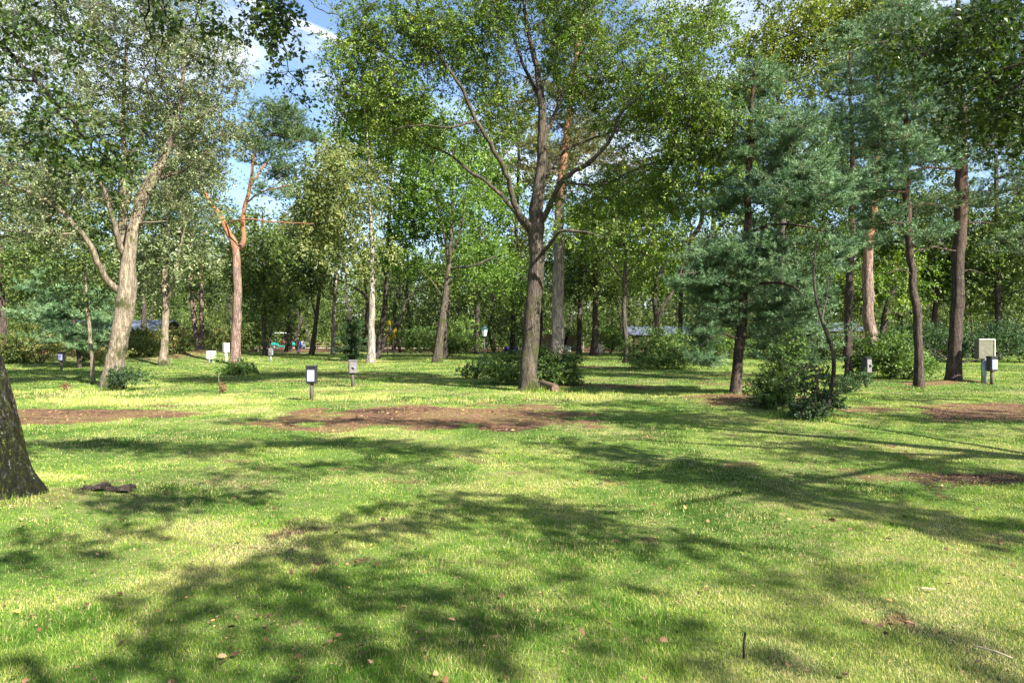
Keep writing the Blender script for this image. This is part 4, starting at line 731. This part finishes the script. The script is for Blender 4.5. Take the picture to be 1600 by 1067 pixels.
#@@FAR
# ------------------------------------------------------------------ far wood: one mass of distant trees and understorey
def far_wood():
    g = np.random.default_rng(77); geo = Geo(); metas = []
    for ring, (D0, n, w, ls) in enumerate([(68, 30, 62, .19), (82, 46, 76, .23), (100, 46, 96, .28), (122, 44, 118, .34), (150, 60, 150, .55)]):
        cl = []
        for k in range(n):
            x = -w+2*w*(k+g.random()*.9)/n; y = D0+g.uniform(-6, 6)
            h = g.uniform(12, 18) if ring else g.uniform(10, 14); r = g.uniform(.12, .28)
            sky_gap = -31 < x/D0*100 < -25
            if sky_gap: h *= .8
            pth = np.array([[x+g.normal()*.25, y, z, r*(1-.75*z/h)] for z in np.linspace(-.1, h*.95, 6)])
            V, Q = tube(pth, 5); geo.add(V, Q)
            m = int(h*4.2); zz = g.uniform(1.6, h, m); rad = 3.6*np.sqrt(np.clip(1-((zz-h*.5)/(h*.55))**2, .1, 1))*np.sqrt(g.random(m)); a = g.uniform(0, 6.28, m)
            cl.append(np.stack([x+np.cos(a)*rad, y+np.sin(a)*rad, zz], -1))
        m = int(w*(13 if ring else 9)); x = g.uniform(-w, w, m); cl.append(np.stack([x, D0+g.uniform(-6, 6, m), g.uniform(.2, 4.5, m)*(.3+1.0*n1(x*.15, x*0+ring))], -1))
        c = np.vstack(cl); px = 800+c[:, 0]/c[:, 1]*F
        low = (c[:, 2] < 3.0) & (c[:, 1] < 99) & (((px > 395) & (px < 640)) | ((px > 970) & (px < 1075) & (c[:, 1] < 80)) | ((px > 840) & (px < 950) & (c[:, 1] < 90)))
        c = c[~low]
        metas.append(leaves_mesh('w', c, 1.3*(.7+.6*g.random(len(c))), dict(T=7, L=11, s=ls, flat=.7), M['mid'], 0, g))
    tm = geo.mesh('t', M['b_dark'], 0)
    Vs, Fs, n, nf = [], [], 0, 0; tn = []
    for me in metas:
        v = np.empty(len(me.vertices)*3, np.float32); me.vertices.foreach_get('co', v); f = np.empty(len(me.loops), np.int32); me.loops.foreach_get('vertex_index', f)
        a = np.empty(len(me.polygons), np.float32); me.attributes['tint'].data.foreach_get('value', a)
        Vs.append(v.reshape(-1, 3)); Fs.append(f.reshape(-1, 4)+n); n += len(me.vertices); nf += len(me.polygons); tn.append(a); bpy.data.meshes.remove(me)
    v = np.empty(len(tm.vertices)*3, np.float32); tm.vertices.foreach_get('co', v); f = np.empty(len(tm.loops), np.int32); tm.loops.foreach_get('vertex_index', f)
    Vs.append(v.reshape(-1, 3)); Fs.append(f.reshape(-1, 4)+n); k = len(tm.polygons); tn.append(np.zeros(k)); bpy.data.meshes.remove(tm)
    return mesh_np('far_wood', np.vstack(Vs), [np.vstack(Fs)], [M['mid'], M['b_dark']], attr=np.concatenate(tn), midx=np.concatenate([np.zeros(nf), np.ones(k)]))
tag(link('far_wood', far_wood()), 'dense far off woodland closing the view behind the campsite', 'woodland', kind='stuff')

# trees standing behind the photographer: their shade dapples the front lawn
def shade(px, py, rx, ry, h, n):             # clumps at height h whose shade falls on the lawn seen at (px, py)
    b = gp(px, py); c = b+np.array(sd)/sd.z*h
    return (c[0], c[1], rx, ry, c[2], .35, n)
def streak(pts, h, w, dens):                 # a leafy bough whose shade is a streak along these lawn points
    o = []
    for (x0, y0), (x1, y1) in zip(pts[:-1], pts[1:]):
        a, b = gp(x0, y0), gp(x1, y1); ln = np.hypot(*(b-a)[:2]); k = max(1, int(ln/.45))
        for q in range(k):
            t = (q+.5)/k; p_ = a*(1-t)+b*t; c = p_+np.array(sd)/sd.z*(h+.3*math.sin(q*1.7+x0)); o.append((c[0], c[1], w, w*.8, c[2], .2, max(1, int(round(dens*(.7+.6*((q*37+x0) % 10)/10))))))
    return o
for (lab, x, y, h, sd_, envs) in [
    ('oak standing behind the viewpoint on the right, shading the front lawn', 4.6, -3.2, 10, 201,
      streak([(190, 1067), (235, 960), (330, 900), (500, 850), (640, 805), (790, 770)], 6.0, .32, 3.8)+streak([(0, 875), (120, 842), (230, 830)], 6.2, .3, 3)+streak([(260, 1040), (380, 1000), (470, 950), (560, 900)], 6.3, .15, 1.8)
      +streak([(500, 905), (640, 930), (790, 952)], 6.4, .32, 3.8)+streak([(540, 1060), (620, 1000), (700, 985)], 6.5, .2, 2.4)+streak([(120, 782), (300, 778), (430, 765)], 6.2, .35, 4.5)
      +streak([(800, 850), (900, 885), (850, 925)], 6.6, .15, 1.8)+streak([(1000, 1000), (1100, 1030), (1180, 1067)], 6.9, .16, 2)+streak([(1300, 1005), (1430, 1020), (1560, 1050)], 6.9, .1, 1.4)+[(4.5, -5.5, 1.6, 1.2, 8.2, .8, 8)]),
    ('oak standing out of view to the right beside the near dark boughs', 9.5, .5, 10, 204,
      streak([(700, 795), (850, 790), (960, 838), (1090, 862)], 6.0, .35, 4.5)+streak([(860, 690), (1050, 722), (1250, 770), (1420, 800), (1600, 842)], 6.2, .45, 6)+streak([(1200, 690), (1450, 722), (1600, 745)], 7, .5, 6)
      +streak([(950, 738), (1150, 752)], 6.4, .3, 3)+streak([(1180, 882), (1310, 912)], 6.6, .15, 1.6)+[(9.8, .5, 1.5, 1.5, 8.5, .8, 8)]),
    ('oak standing far behind the viewpoint, casting long streaks of shade', 13.5, -6.5, 13, 202,
      streak([(60, 690), (300, 702), (480, 690), (720, 705)], 9.4, .5, 5.5)+streak([(330, 735), (520, 728), (660, 722)], 9, .25, 2.2)+streak([(350, 660), (520, 655), (760, 665), (900, 650)], 9.8, .5, 3)+[(13.5, -6.5, 3, 2.6, 11.0, 1.6, 16)]),
    ('oak standing out of view to the right, shading the dirt clearing', 18.5, 6.5, 12, 203,
      [shade(1520, 655, 2.5, 1.0, 8.0, 36), shade(1150, 650, 2.2, 1.0, 8.4, 26), shade(950, 635, 2.5, 1.4, 9.0, 20), shade(1400, 620, 2.5, 1.4, 9.0, 26), (18.5, 6, 3, 3, 10, 1.5, 40)])]:
    o = metre_tree('oak_tree', lab, [(x, y, 0, .3), (x, y, 2, .25), (x-.1, y+.1, 4.0, .19), (x+.1, y, 6.2, .12), (x, y, h-2, .06)], [], envs,
        dict(R=.40, T=8, L=15, s=.085, flat=.5), 'oak', 'b_oak', sd_, mr=.0006)

#@@OBJECTS
# ------------------------------------------------------------------ made objects
M['black'] = plain('weathered_black_plastic', (.022, .022, .024), .5, var=.3)
M['dgrey'] = plain('grey_plastic', (.13, .12, .125), .5)
M['woodpost'] = plain('dark_weathered_post', (.06, .052, .045), .85, var=.5, scale=30, bump=.5)
M['galv'] = plain('galvanised_pipe', (.34, .38, .42), .4, metal=.5)
M['beige'] = plain('shade_darkened_beige', (.10, .097, .068), .6)  # beige darkened in the colour itself to stand in for shade on the cabinet
M['cream'] = plain('cream_panel', (.72, .70, .60), .6, var=.08)
M['panel'] = plain('pale_blue_panel', (.40, .44, .64), .35, var=.06)
M['ink'] = plain('dark_print', (.10, .11, .16), .5)
M['white'] = plain('white_paint', (.75, .76, .76), .45, var=.08)
M['slot'] = plain('brown_slot', (.16, .12, .08), .7)
M['teal'] = plain('teal_bodywork', (.02, .22, .20), .3, var=.1)
M['redseat'] = plain('dull_red_seat', (.28, .07, .06), .6)
M['rubber'] = plain('rubber', (.03, .03, .032), .8)
M['bluep'] = plain('dark_blue_plastic', (.015, .02, .14), .4)
M['yellowp'] = plain('yellow_plastic', (.55, .38, .015), .35, var=.1)
M['canvas'] = plain('brown_canvas', (.13, .09, .06), .9)
M['canvasw'] = plain('off_white_canvas', (.55, .50, .46), .9)
M['roof'] = plain('blue_grey_roofing', (.085, .10, .14), .6, var=.3, scale=4)
M['timber'] = plain('brown_timber', (.11, .07, .045), .8, var=.4, scale=20, bump=.4)
M['ptimber'] = plain('pale_timber', (.36, .29, .19), .8, var=.3, scale=20)
M['copper'] = plain('green_blue_cap', (.015, .04, .045), .5)
M['sand'] = plain('pale_sand', (.42, .34, .28), .95, var=.25, scale=1.5)
M['glass'] = plain('frosted_glass', (.62, .66, .72), .15, var=.05)
M['steel'] = plain('steel', (.65, .65, .66), .3, metal=.6)

def box(bm, w, d, h, loc=(0, 0, 0), bev=.0, rot=None):
    r = bmesh.ops.create_cube(bm, size=1); vs = r['verts']
    for v in vs: v.co = Vector((v.co.x*w, v.co.y*d, v.co.z*h))
    if bev:
        es = list({e for v in vs for e in v.link_edges})
        b = bmesh.ops.bevel(bm, geom=es, offset=bev, segments=2, affect='EDGES'); vs = list({v for f in b['faces'] for v in f.verts}|{v for v in vs if v.is_valid})
    if rot:
        from mathutils import Matrix
        bmesh.ops.rotate(bm, verts=vs, cent=(0, 0, 0), matrix=rot)
    for v in vs: v.co += Vector(loc)
def cyl(bm, r1, r2, h, loc, seg=16, axis='Z'):
    from mathutils import Matrix
    r = bmesh.ops.create_cone(bm, cap_ends=True, segments=seg, radius1=r1, radius2=r2, depth=h)
    if axis == 'X': bmesh.ops.rotate(bm, verts=r['verts'], cent=(0, 0, 0), matrix=Matrix.Rotation(R(90), 3, 'Y'))
    if axis == 'Y': bmesh.ops.rotate(bm, verts=r['verts'], cent=(0, 0, 0), matrix=Matrix.Rotation(R(90), 3, 'X'))
    bmesh.ops.translate(bm, verts=r['verts'], vec=loc)
def part(name, mat, parent, fn, smooth=False):
    bm = bmesh.new(); fn(bm); me = bpy.data.meshes.new(name); bm.to_mesh(me); bm.free(); me.materials.append(mat)
    if smooth: me.polygons.foreach_set('use_smooth', np.ones(len(me.polygons), bool))
    return link(name, me, parent)

def meter_post(label, px, py, rz, hb=.5, bw=.25, bh=.42, panel=True, boxmat='black', postmat='woodpost', pr=.05, pz=None):
    b = gp(px, py); o = empty('meter_post', b, label, 'meter box', None, rz)
    part('post', M[postmat], o, lambda bm: cyl(bm, pr, pr*.95, hb+.2, (0, 0, hb/2-.05), 14), True)
    part('cabinet', M[boxmat], o, lambda bm: box(bm, bw, .18, bh, (0, 0, hb+bh/2), .02))
    part('lid', M[boxmat], o, lambda bm: box(bm, bw+.03, .21, .05, (0, 0, hb+bh+.012), .018))
    if panel:
        q = part('panel', M['panel'], o, lambda bm: box(bm, bw*.72, .012, bh*.66, (0, -.097, hb+bh*.49), .004))
        def marks(bm):
            z = hb+bh*.62
            for dx in (-.02, .018):
                box(bm, .022, .004, .006, (dx, -.105, z+.014)); box(bm, .022, .004, .006, (dx, -.105, z-.014)); box(bm, .006, .004, .03, (dx+.009, -.1052, z)); box(bm, .022, .004, .005, (dx, -.105, z))
            box(bm, bw*.5, .004, .004, (0, -.105, hb+bh*.5)); cyl(bm, .018, .018, .006, (0, -.105, hb+bh*.27), 12, 'Y')
        part('print', M['ink'], q, marks)
    else:
        part('door', M['dgrey'], o, lambda bm: box(bm, bw*.86, .016, bh*.9, (0, -.098, hb+bh*.48), .006))
        l = part('socket', M['black'], o, lambda bm: cyl(bm, .045, .04, .05, (.02, -.12, hb+bh*.5), 14, 'Y'))
        part('catch', M['steel'], l, lambda bm: (box(bm, .06, .02, .02, (.0, -.155, hb+bh*.56), .005), box(bm, .02, .02, .05, (.045, -.155, hb+bh*.5), .005)))
    return o
meter_post('black post mounted box with pale blue printed panel, nearest in the left lawn', 487, 626, .0, hb=.42, bw=.24, bh=.40)
meter_post('grey faced post box with round socket, behind the panelled box left of centre', 551, 604, .3, hb=.42, bw=.26, bh=.38, panel=False, boxmat='dgrey')
meter_post('small black panelled box on a post before the brown bank at far left', 96, 579, -.1, hb=.42, bw=.3, bh=.42)
meter_post('small light grey box on a thin post near the golf cart', 423, 567, 0, hb=.4, bw=.25, bh=.36, panel=False, boxmat='galv', postmat='galv', pr=.035)
meter_post('dark box with hinged metal catch on a post before the leafy bush at right', 1354, 604, .55, hb=.45, bw=.28, bh=.46, panel=False)
meter_post('black box with white printed panel, right of the beige cabinet', 1550, 603, .35, hb=.42, bw=.30, bh=.45)
b = gp(1538, 602); o = empty('utility_cabinet', b, 'beige box cabinet on a thick galvanised pipe at the right edge', 'cabinet', None, .1)
part('pipe', M['galv'], o, lambda bm: cyl(bm, .085, .085, .9, (0, 0, .4), 20), True)
q = part('cabinet', M['beige'], o, lambda bm: box(bm, .54, .2, .62, (0, .0, 1.08), .01))
part('rim', M['cream'], q, lambda bm: (box(bm, .56, .03, .025, (0, -.115, 1.40), .004), box(bm, .025, .03, .60, (.272, -.115, 1.08), .004)))
b = gp(330, 569); o = empty('white_sign', b, 'low white slotted box on short legs left of the forked pine', 'sign')
part('board', M['cream'], o, lambda bm: box(bm, .50, .12, .46, (0, 0, .43), .01))
part('slots', M['slot'], o, lambda bm: [box(bm, .16, .02, .06, (0, -.065, z)) for z in (.31, .43, .55)])
for sx in (-.1, .1): part('leg', M['galv'], o, lambda bm, sx=sx: box(bm, .06, .08, .3, (sx, 0, .1), .005))
b = gp(353, 568); o = empty('box_on_post', b, 'cream cabinet on a white post beside the forked pine', 'cabinet', None, .35)
part('post', M['white'], o, lambda bm: cyl(bm, .07, .07, .62, (0, 0, .26), 14), True)
part('cabinet', M['cream'], o, lambda bm: box(bm, .38, .3, .54, (0, 0, .82), .015))
b = gp(774+164, 552); o = empty('white_box', b, 'small white utility box far across the lawn right of the grey pine', 'utility box')
part('cabinet', M['cream'], o, lambda bm: box(bm, .5, .35, .75, (0, 0, .5), .02)); part('foot', M['galv'], o, lambda bm: box(bm, .42, .3, .2, (0, 0, .06)))
b = gp(1050, 547); o = empty('white_post_box', b, 'tiny white box on a stub post behind the brambles', 'utility box')
part('post', M['galv'], o, lambda bm: box(bm, .12, .12, .5, (0, 0, .2))); part('cabinet', M['white'], o, lambda bm: box(bm, .3, .25, .5, (0, 0, .65), .02))

# lantern
b = gp(757, 570); o = empty('lamp_post', (b[0], b[1], b[2]), 'dark lamp post with frosted lantern and green cap left of the central oak', 'lamp post')
hz = CH+(HZ-510)/F*b[1]
part('pole', M['black'], o, lambda bm: cyl(bm, .045, .03, hz-.55, (0, 0, (hz-.55)/2), 12), True)
l = part('lantern', M['glass'], o, lambda bm: cyl(bm, .11, .19, .36, (0, 0, hz-.36), 6))
part('frame', M['black'], l, lambda bm: (cyl(bm, .12, .12, .03, (0, 0, hz-.55), 6), cyl(bm, .21, .21, .03, (0, 0, hz-.17), 6), [box(bm, .015, .015, .37, (.155*math.cos(a), .155*math.sin(a), hz-.36)) for a in np.arange(6)*math.pi/3]))
part('cap', M['copper'], o, lambda bm: (cyl(bm, .23, .08, .14, (0, 0, hz-.08), 12), cyl(bm, .08, .02, .07, (0, 0, hz+.02), 12)))

# yellow topped poles
for lab, px, py, pt, tilt in (('tall thin pole topped by a rounded yellow bag, right of the pair', 615, 555, 512, -.02), ('tall thin pole with a yellow ring and flap on top, left of the pair', 606, 555, 502, .03)):
    b = gp(px, py); o = empty('yellow_topped_pole', b, lab, 'pole', 'pair of yellow topped play poles'); H = CH+(HZ-pt)/F*b[1]
    part('pole', M['ptimber'], o, lambda bm: cyl(bm, .05, .05, H-.3, (0, 0, (H-.3)/2), 10), True)
    if px > 610: part('bag', M['yellowp'], o, lambda bm: (cyl(bm, .14, .2, .9, (.05, 0, H-.5), 14), cyl(bm, .2, .08, .3, (.05, 0, H+.1), 14)), True)
    else: part('ring', M['yellowp'], o, lambda bm: (cyl(bm, .22, .12, .4, (.08, 0, H-.1), 14), box(bm, .12, .08, 1.0, (-.1, 0, H-.9), .03), box(bm, .3, .1, .45, (.05, 0, H-1.5), .05)), False)

# golf cart
b = gp(441, 545.5); o = empty('golf_cart', b, 'teal golf cart with white roof parked by the far path', 'golf cart', None, R(18)); k = 1.12; o.scale = (k, k, k)
part('body', M['teal'], o, lambda bm: (box(bm, .95, 1.1, .38, (-.85, 0, .58), .1), box(bm, 1.1, 1.15, .14, (.05, 0, .33), .04), box(bm, .95, 1.1, .42, (.95, 0, .6), .1)))
part('bumper', M['galv'], o, lambda bm: box(bm, .1, 1.0, .12, (-1.36, 0, .42), .03))
part('seat', M['redseat'], o, lambda bm: (box(bm, .55, 1.0, .16, (.35, 0, .84), .04), box(bm, .14, 1.0, .5, (.68, 0, 1.08), .04)))
part('windscreen', M['glass'], o, lambda bm: box(bm, .03, 1.0, .8, (-.62, 0, 1.25), .01))
part('roof', M['white'], o, lambda bm: box(bm, 2.1, 1.2, .08, (.2, 0, 1.88), .03))
for sx in (-.62, 1.1):
    for sy in (-.52, .52): part('upright', M['black'], o, lambda bm, sx=sx, sy=sy: cyl(bm, .025, .025, 1.15, (sx, sy, 1.28), 8))
for sx in (-.9, .95):
    for sy in (-.5, .5):
        w = part('wheel', M['rubber'], o, lambda bm, sx=sx, sy=sy: cyl(bm, .24, .24, .2, (sx, sy, .24), 18, 'Y'))
        part('hub', M['steel'], w, lambda bm, sx=sx, sy=sy: cyl(bm, .11, .11, .22, (sx, sy, .24), 12, 'Y'))
b = gp(466, 545); o = empty('blue_barrel', b, 'dark blue barrel beside the far path', 'barrel')
part('drum', M['bluep'], o, lambda bm: (cyl(bm, .42, .47, .5, (0, 0, .25), 18), cyl(bm, .47, .42, .5, (0, 0, .75), 18))); part('rim', M['black'], o, lambda bm: cyl(bm, .45, .45, .06, (0, 0, 1.03), 18))
b = gp(474, 545); o = empty('grey_bin', b, 'small grey bin right of the blue barrel', 'bin')
part('bin', M['galv'], o, lambda bm: box(bm, .5, .5, .9, (0, 0, .45), .05)); part('lid', M['white'], o, lambda bm: box(bm, .56, .56, .08, (0, 0, .95), .02))
b = gp(503, 545.5); o = empty('picnic_table', b, 'brown picnic table in the shade beyond the far path', 'picnic table')
part('table_top', M['ptimber'], o, lambda bm: [box(bm, 2.0, .16, .05, (0, y, .8)) for y in (-.36, -.18, 0, .18, .36)])
for sy in (-.75, .75): part('bench', M['ptimber'], o, lambda bm, sy=sy: box(bm, 2.0, .28, .05, (0, sy, .46)))
for sx in (-.7, .7): part('leg_frame', M['timber'], o, lambda bm, sx=sx: (box(bm, .08, 1.7, .08, (sx, 0, .4)), box(bm, .08, .1, .8, (sx, -.35, .4)), box(bm, .08, .1, .8, (sx, .35, .4))))

# tents and cabins
def ridge_roof(bm, w, d, h, z0, th=.06, over=.3):
    for s in (-1, 1):
        a = bm.verts.new((-w/2-over, 0, z0+h)); b_ = bm.verts.new((w/2+over, 0, z0+h)); c = bm.verts.new((w/2+over, s*(d/2+over), z0)); e = bm.verts.new((-w/2-over, s*(d/2+over), z0))
        f = bm.faces.new((a, b_, c, e) if s < 0 else (e, c, b_, a)); r = bmesh.ops.extrude_face_region(bm, geom=[f])
        for v in [x for x in r['geom'] if isinstance(x, bmesh.types.BMVert)]: v.co.z -= th
b = gp(872, 549); o = empty('brown_tent', b, 'brown canvas tent with awning and guy poles behind the grey pine', 'tent', None, 0)
part('canopy', M['canvas'], o, lambda bm: ridge_roof(bm, 3.4, 5.2, 1.15, 1.75, .05, .2)).rotation_euler = (0, 0, R(90))
part('walls', M['canvasw'], o, lambda bm: (box(bm, .05, 3.2, 1.7, (-2.2, .4, .86)), box(bm, .05, 3.2, 1.7, (2.2, .4, .86)), box(bm, 4.3, .05, 1.9, (0, 2.0, .96))))
for sx, sl in ((-2.6, -.25), (2.6, .25)):
    for yy in (-1.8, 0): part('pole', M['ptimber'], o, lambda bm, sx=sx, yy=yy: cyl(bm, .04, .04, 1.8, (sx, yy, .9), 8))
b2 = gp(893, 549); o = empty('camp_chest', gp(884, 550.5), 'white camp chest standing at the right side of the brown tent', 'chest')
part('chest', M['white'], o, lambda bm: box(bm, 1.0, .6, .5, (0, 0, .3), .05)); part('lid', M['panel'], o, lambda bm: box(bm, 1.04, .64, .1, (0, 0, .61), .03))
def cabin(label, px, py, w, d, hw, hr, wall, roof, rz=0, seed=0):
    o = empty('cabin', gp(px, py), label, 'cabin', None, rz)
    def house(bm):
        R_ = []
        for s in (-w/2, w/2): R_.append([bm.verts.new(q) for q in ((s, -d/2, 0), (s, d/2, 0), (s, d/2, hw), (s, 0, hw+hr-.08), (s, -d/2, hw))])
        bm.faces.new(R_[0]); bm.faces.new(R_[1][::-1])
        for i in (0, 1, 4): bm.faces.new((R_[0][i], R_[1][i], R_[1][(i+1) % 5], R_[0][(i+1) % 5]))
    part('wall', M[wall], o, house)
    part('roof', M[roof], o, lambda bm: ridge_roof(bm, w, d, hr, hw+.02))
    part('door', M['timber'], o, lambda bm: box(bm, .9, .05, 1.9, (0, -d/2-.03, .96)))
    for sx in (-w*.3, w*.3):
        f = part('window', M['timber'], o, lambda bm, sx=sx: box(bm, 1.0, .05, .9, (sx, -d/2-.03, 1.4))); part('pane', M['black'], f, lambda bm, sx=sx: box(bm, .86, .02, .76, (sx, -d/2-.065, 1.4)))
    return o
cabin('low dark cabin with blue grey roof behind the bramble patch', 1025, 548.5, 7.0, 4.5, 1.8, .95, 'timber', 'roof', 0)
cabin('pale roofed cabin seen between pine trunks at right', 1300, 550, 5.0, 4.0, 2.2, .8, 'timber', 'roof', .1)
cabin('long low cabin with blue roof behind the bushes at left', 185, 555, 9.0, 5.0, 2.1, .9, 'timber', 'roof', 0)
b = gp(800, 550); o = empty('blue_tarp', b, 'dark blue tarp heaped behind the bush left of the oak', 'tarp')
def heap(bm):
    r = bmesh.ops.create_icosphere(bm, subdivisions=3, radius=1)
    for v in r['verts']:
        n = 1+.18*math.sin(v.co.x*5+v.co.y*3)+.12*math.sin(v.co.z*7+v.co.x*4); v.co = Vector((v.co.x*.8*n, v.co.y*.6*n, max(0, v.co.z)*.7*n))
part('sheet', M['bluep'], o, heap, True)
# far sandy path
V = []; xs = np.linspace(-60, 60, 60)
for x in xs: V += [[x, 96+1.5*math.sin(x*.05), float(G(x, 96))+.012], [x, 101+1.8*math.sin(x*.05+.4), float(G(x, 101))+.012]]
i = np.arange(59)*2; me = mesh_np('path', np.array(V), [np.stack([i, i+2, i+3, i+1], -1)], [M['sand']]); tag(link('path', me), kind='structure')

# log, bark pieces, twigs
def stick(name, label, pts, mat, cat, seg=9, rough=.15, seed=0):
    base = np.array([pts[0][0], pts[0][1], pts[0][2]]); tr = resample(pts, .06); V, Q = tube(tr, seg, rough=rough, seed=seed)
    n = len(tr); caps = [np.arange(seg)[None, ::-1], (np.arange(seg)+(n-1)*seg)[None]]
    me = mesh_np(name, V-base, [Q]+caps, [mat], smooth=False); o = link(name, me); o.location = tuple(base); return tag(o, label, cat)
a = gp(841, 606); c = gp(868, 614)
stick('log', 'short sawn brown log lying in front of the bush by the oak', [[a[0], a[1], a[2]+.12, .11], [(a[0]+c[0])/2, (a[1]+c[1])/2, a[2]+.10, .115], [c[0], c[1], a[2]+.08, .11]], M['timber'], 'log', seg=14, rough=.05)
for lab, px, py, wd, rz in (('flat dark slab of bark in the grass, left of two beside the mossy oak', 150, 774, .22, .1), ('flat dark slab of bark in the grass, right of two beside the mossy oak', 188, 773, .26, -.1)):
    b = gp(px, py, .02); bm = bmesh.new(); r = bmesh.ops.create_grid(bm, x_segments=8, y_segments=5, size=.5)
    for v in bm.verts: x, y = v.co.x, v.co.y; v.co = Vector((x*wd*(1+.2*math.sin(y*9)), y*.16*(1+.3*math.sin(x*8)), .03+.02*math.sin(x*6)-.08*y*y))
    e = bmesh.ops.extrude_face_region(bm, geom=bm.faces[:])
    for v in [q for q in e['geom'] if isinstance(q, bmesh.types.BMVert)]: v.co.z -= .02
    me = bpy.data.meshes.new('bark_slab'); bm.to_mesh(me); bm.free(); me.materials.append(M['b_bpine']); o = link('bark_slab', me); o.location = tuple(b); o.rotation_euler = (0, 0, rz); tag(o, lab, 'bark', 'bark slabs by the mossy oak')
a = gp(1163, 1030)
stick('stake', 'short dark twig standing upright in the front lawn right of centre', [[a[0], a[1], a[2]-.02, .007], [a[0]-.002, a[1], a[2]+.06, .006], [a[0]+.002, a[1]-.01, a[2]+.13, .005]], M['b_dark'], 'twig', seg=7)
a = gp(1522, 1018, .03); c = gp(1583, 1038, .03)
stick('twig', 'pale dry twig lying in the front lawn near the right corner', [[a[0], a[1], a[2], .004], [(a[0]+c[0])/2, (a[1]+c[1])/2-.02, a[2]+.01, .006], [c[0], c[1], c[2], .003]], M['ptimber'], 'twig', seg=6)
a = gp(1440, 925, .03); c = gp(1462, 927, .03)
stick('wood_chip', 'small pale chip of wood in the lawn at right', [[a[0], a[1], a[2], .006], [c[0], c[1], c[2], .005]], M['ptimber'], 'wood chip', seg=6)
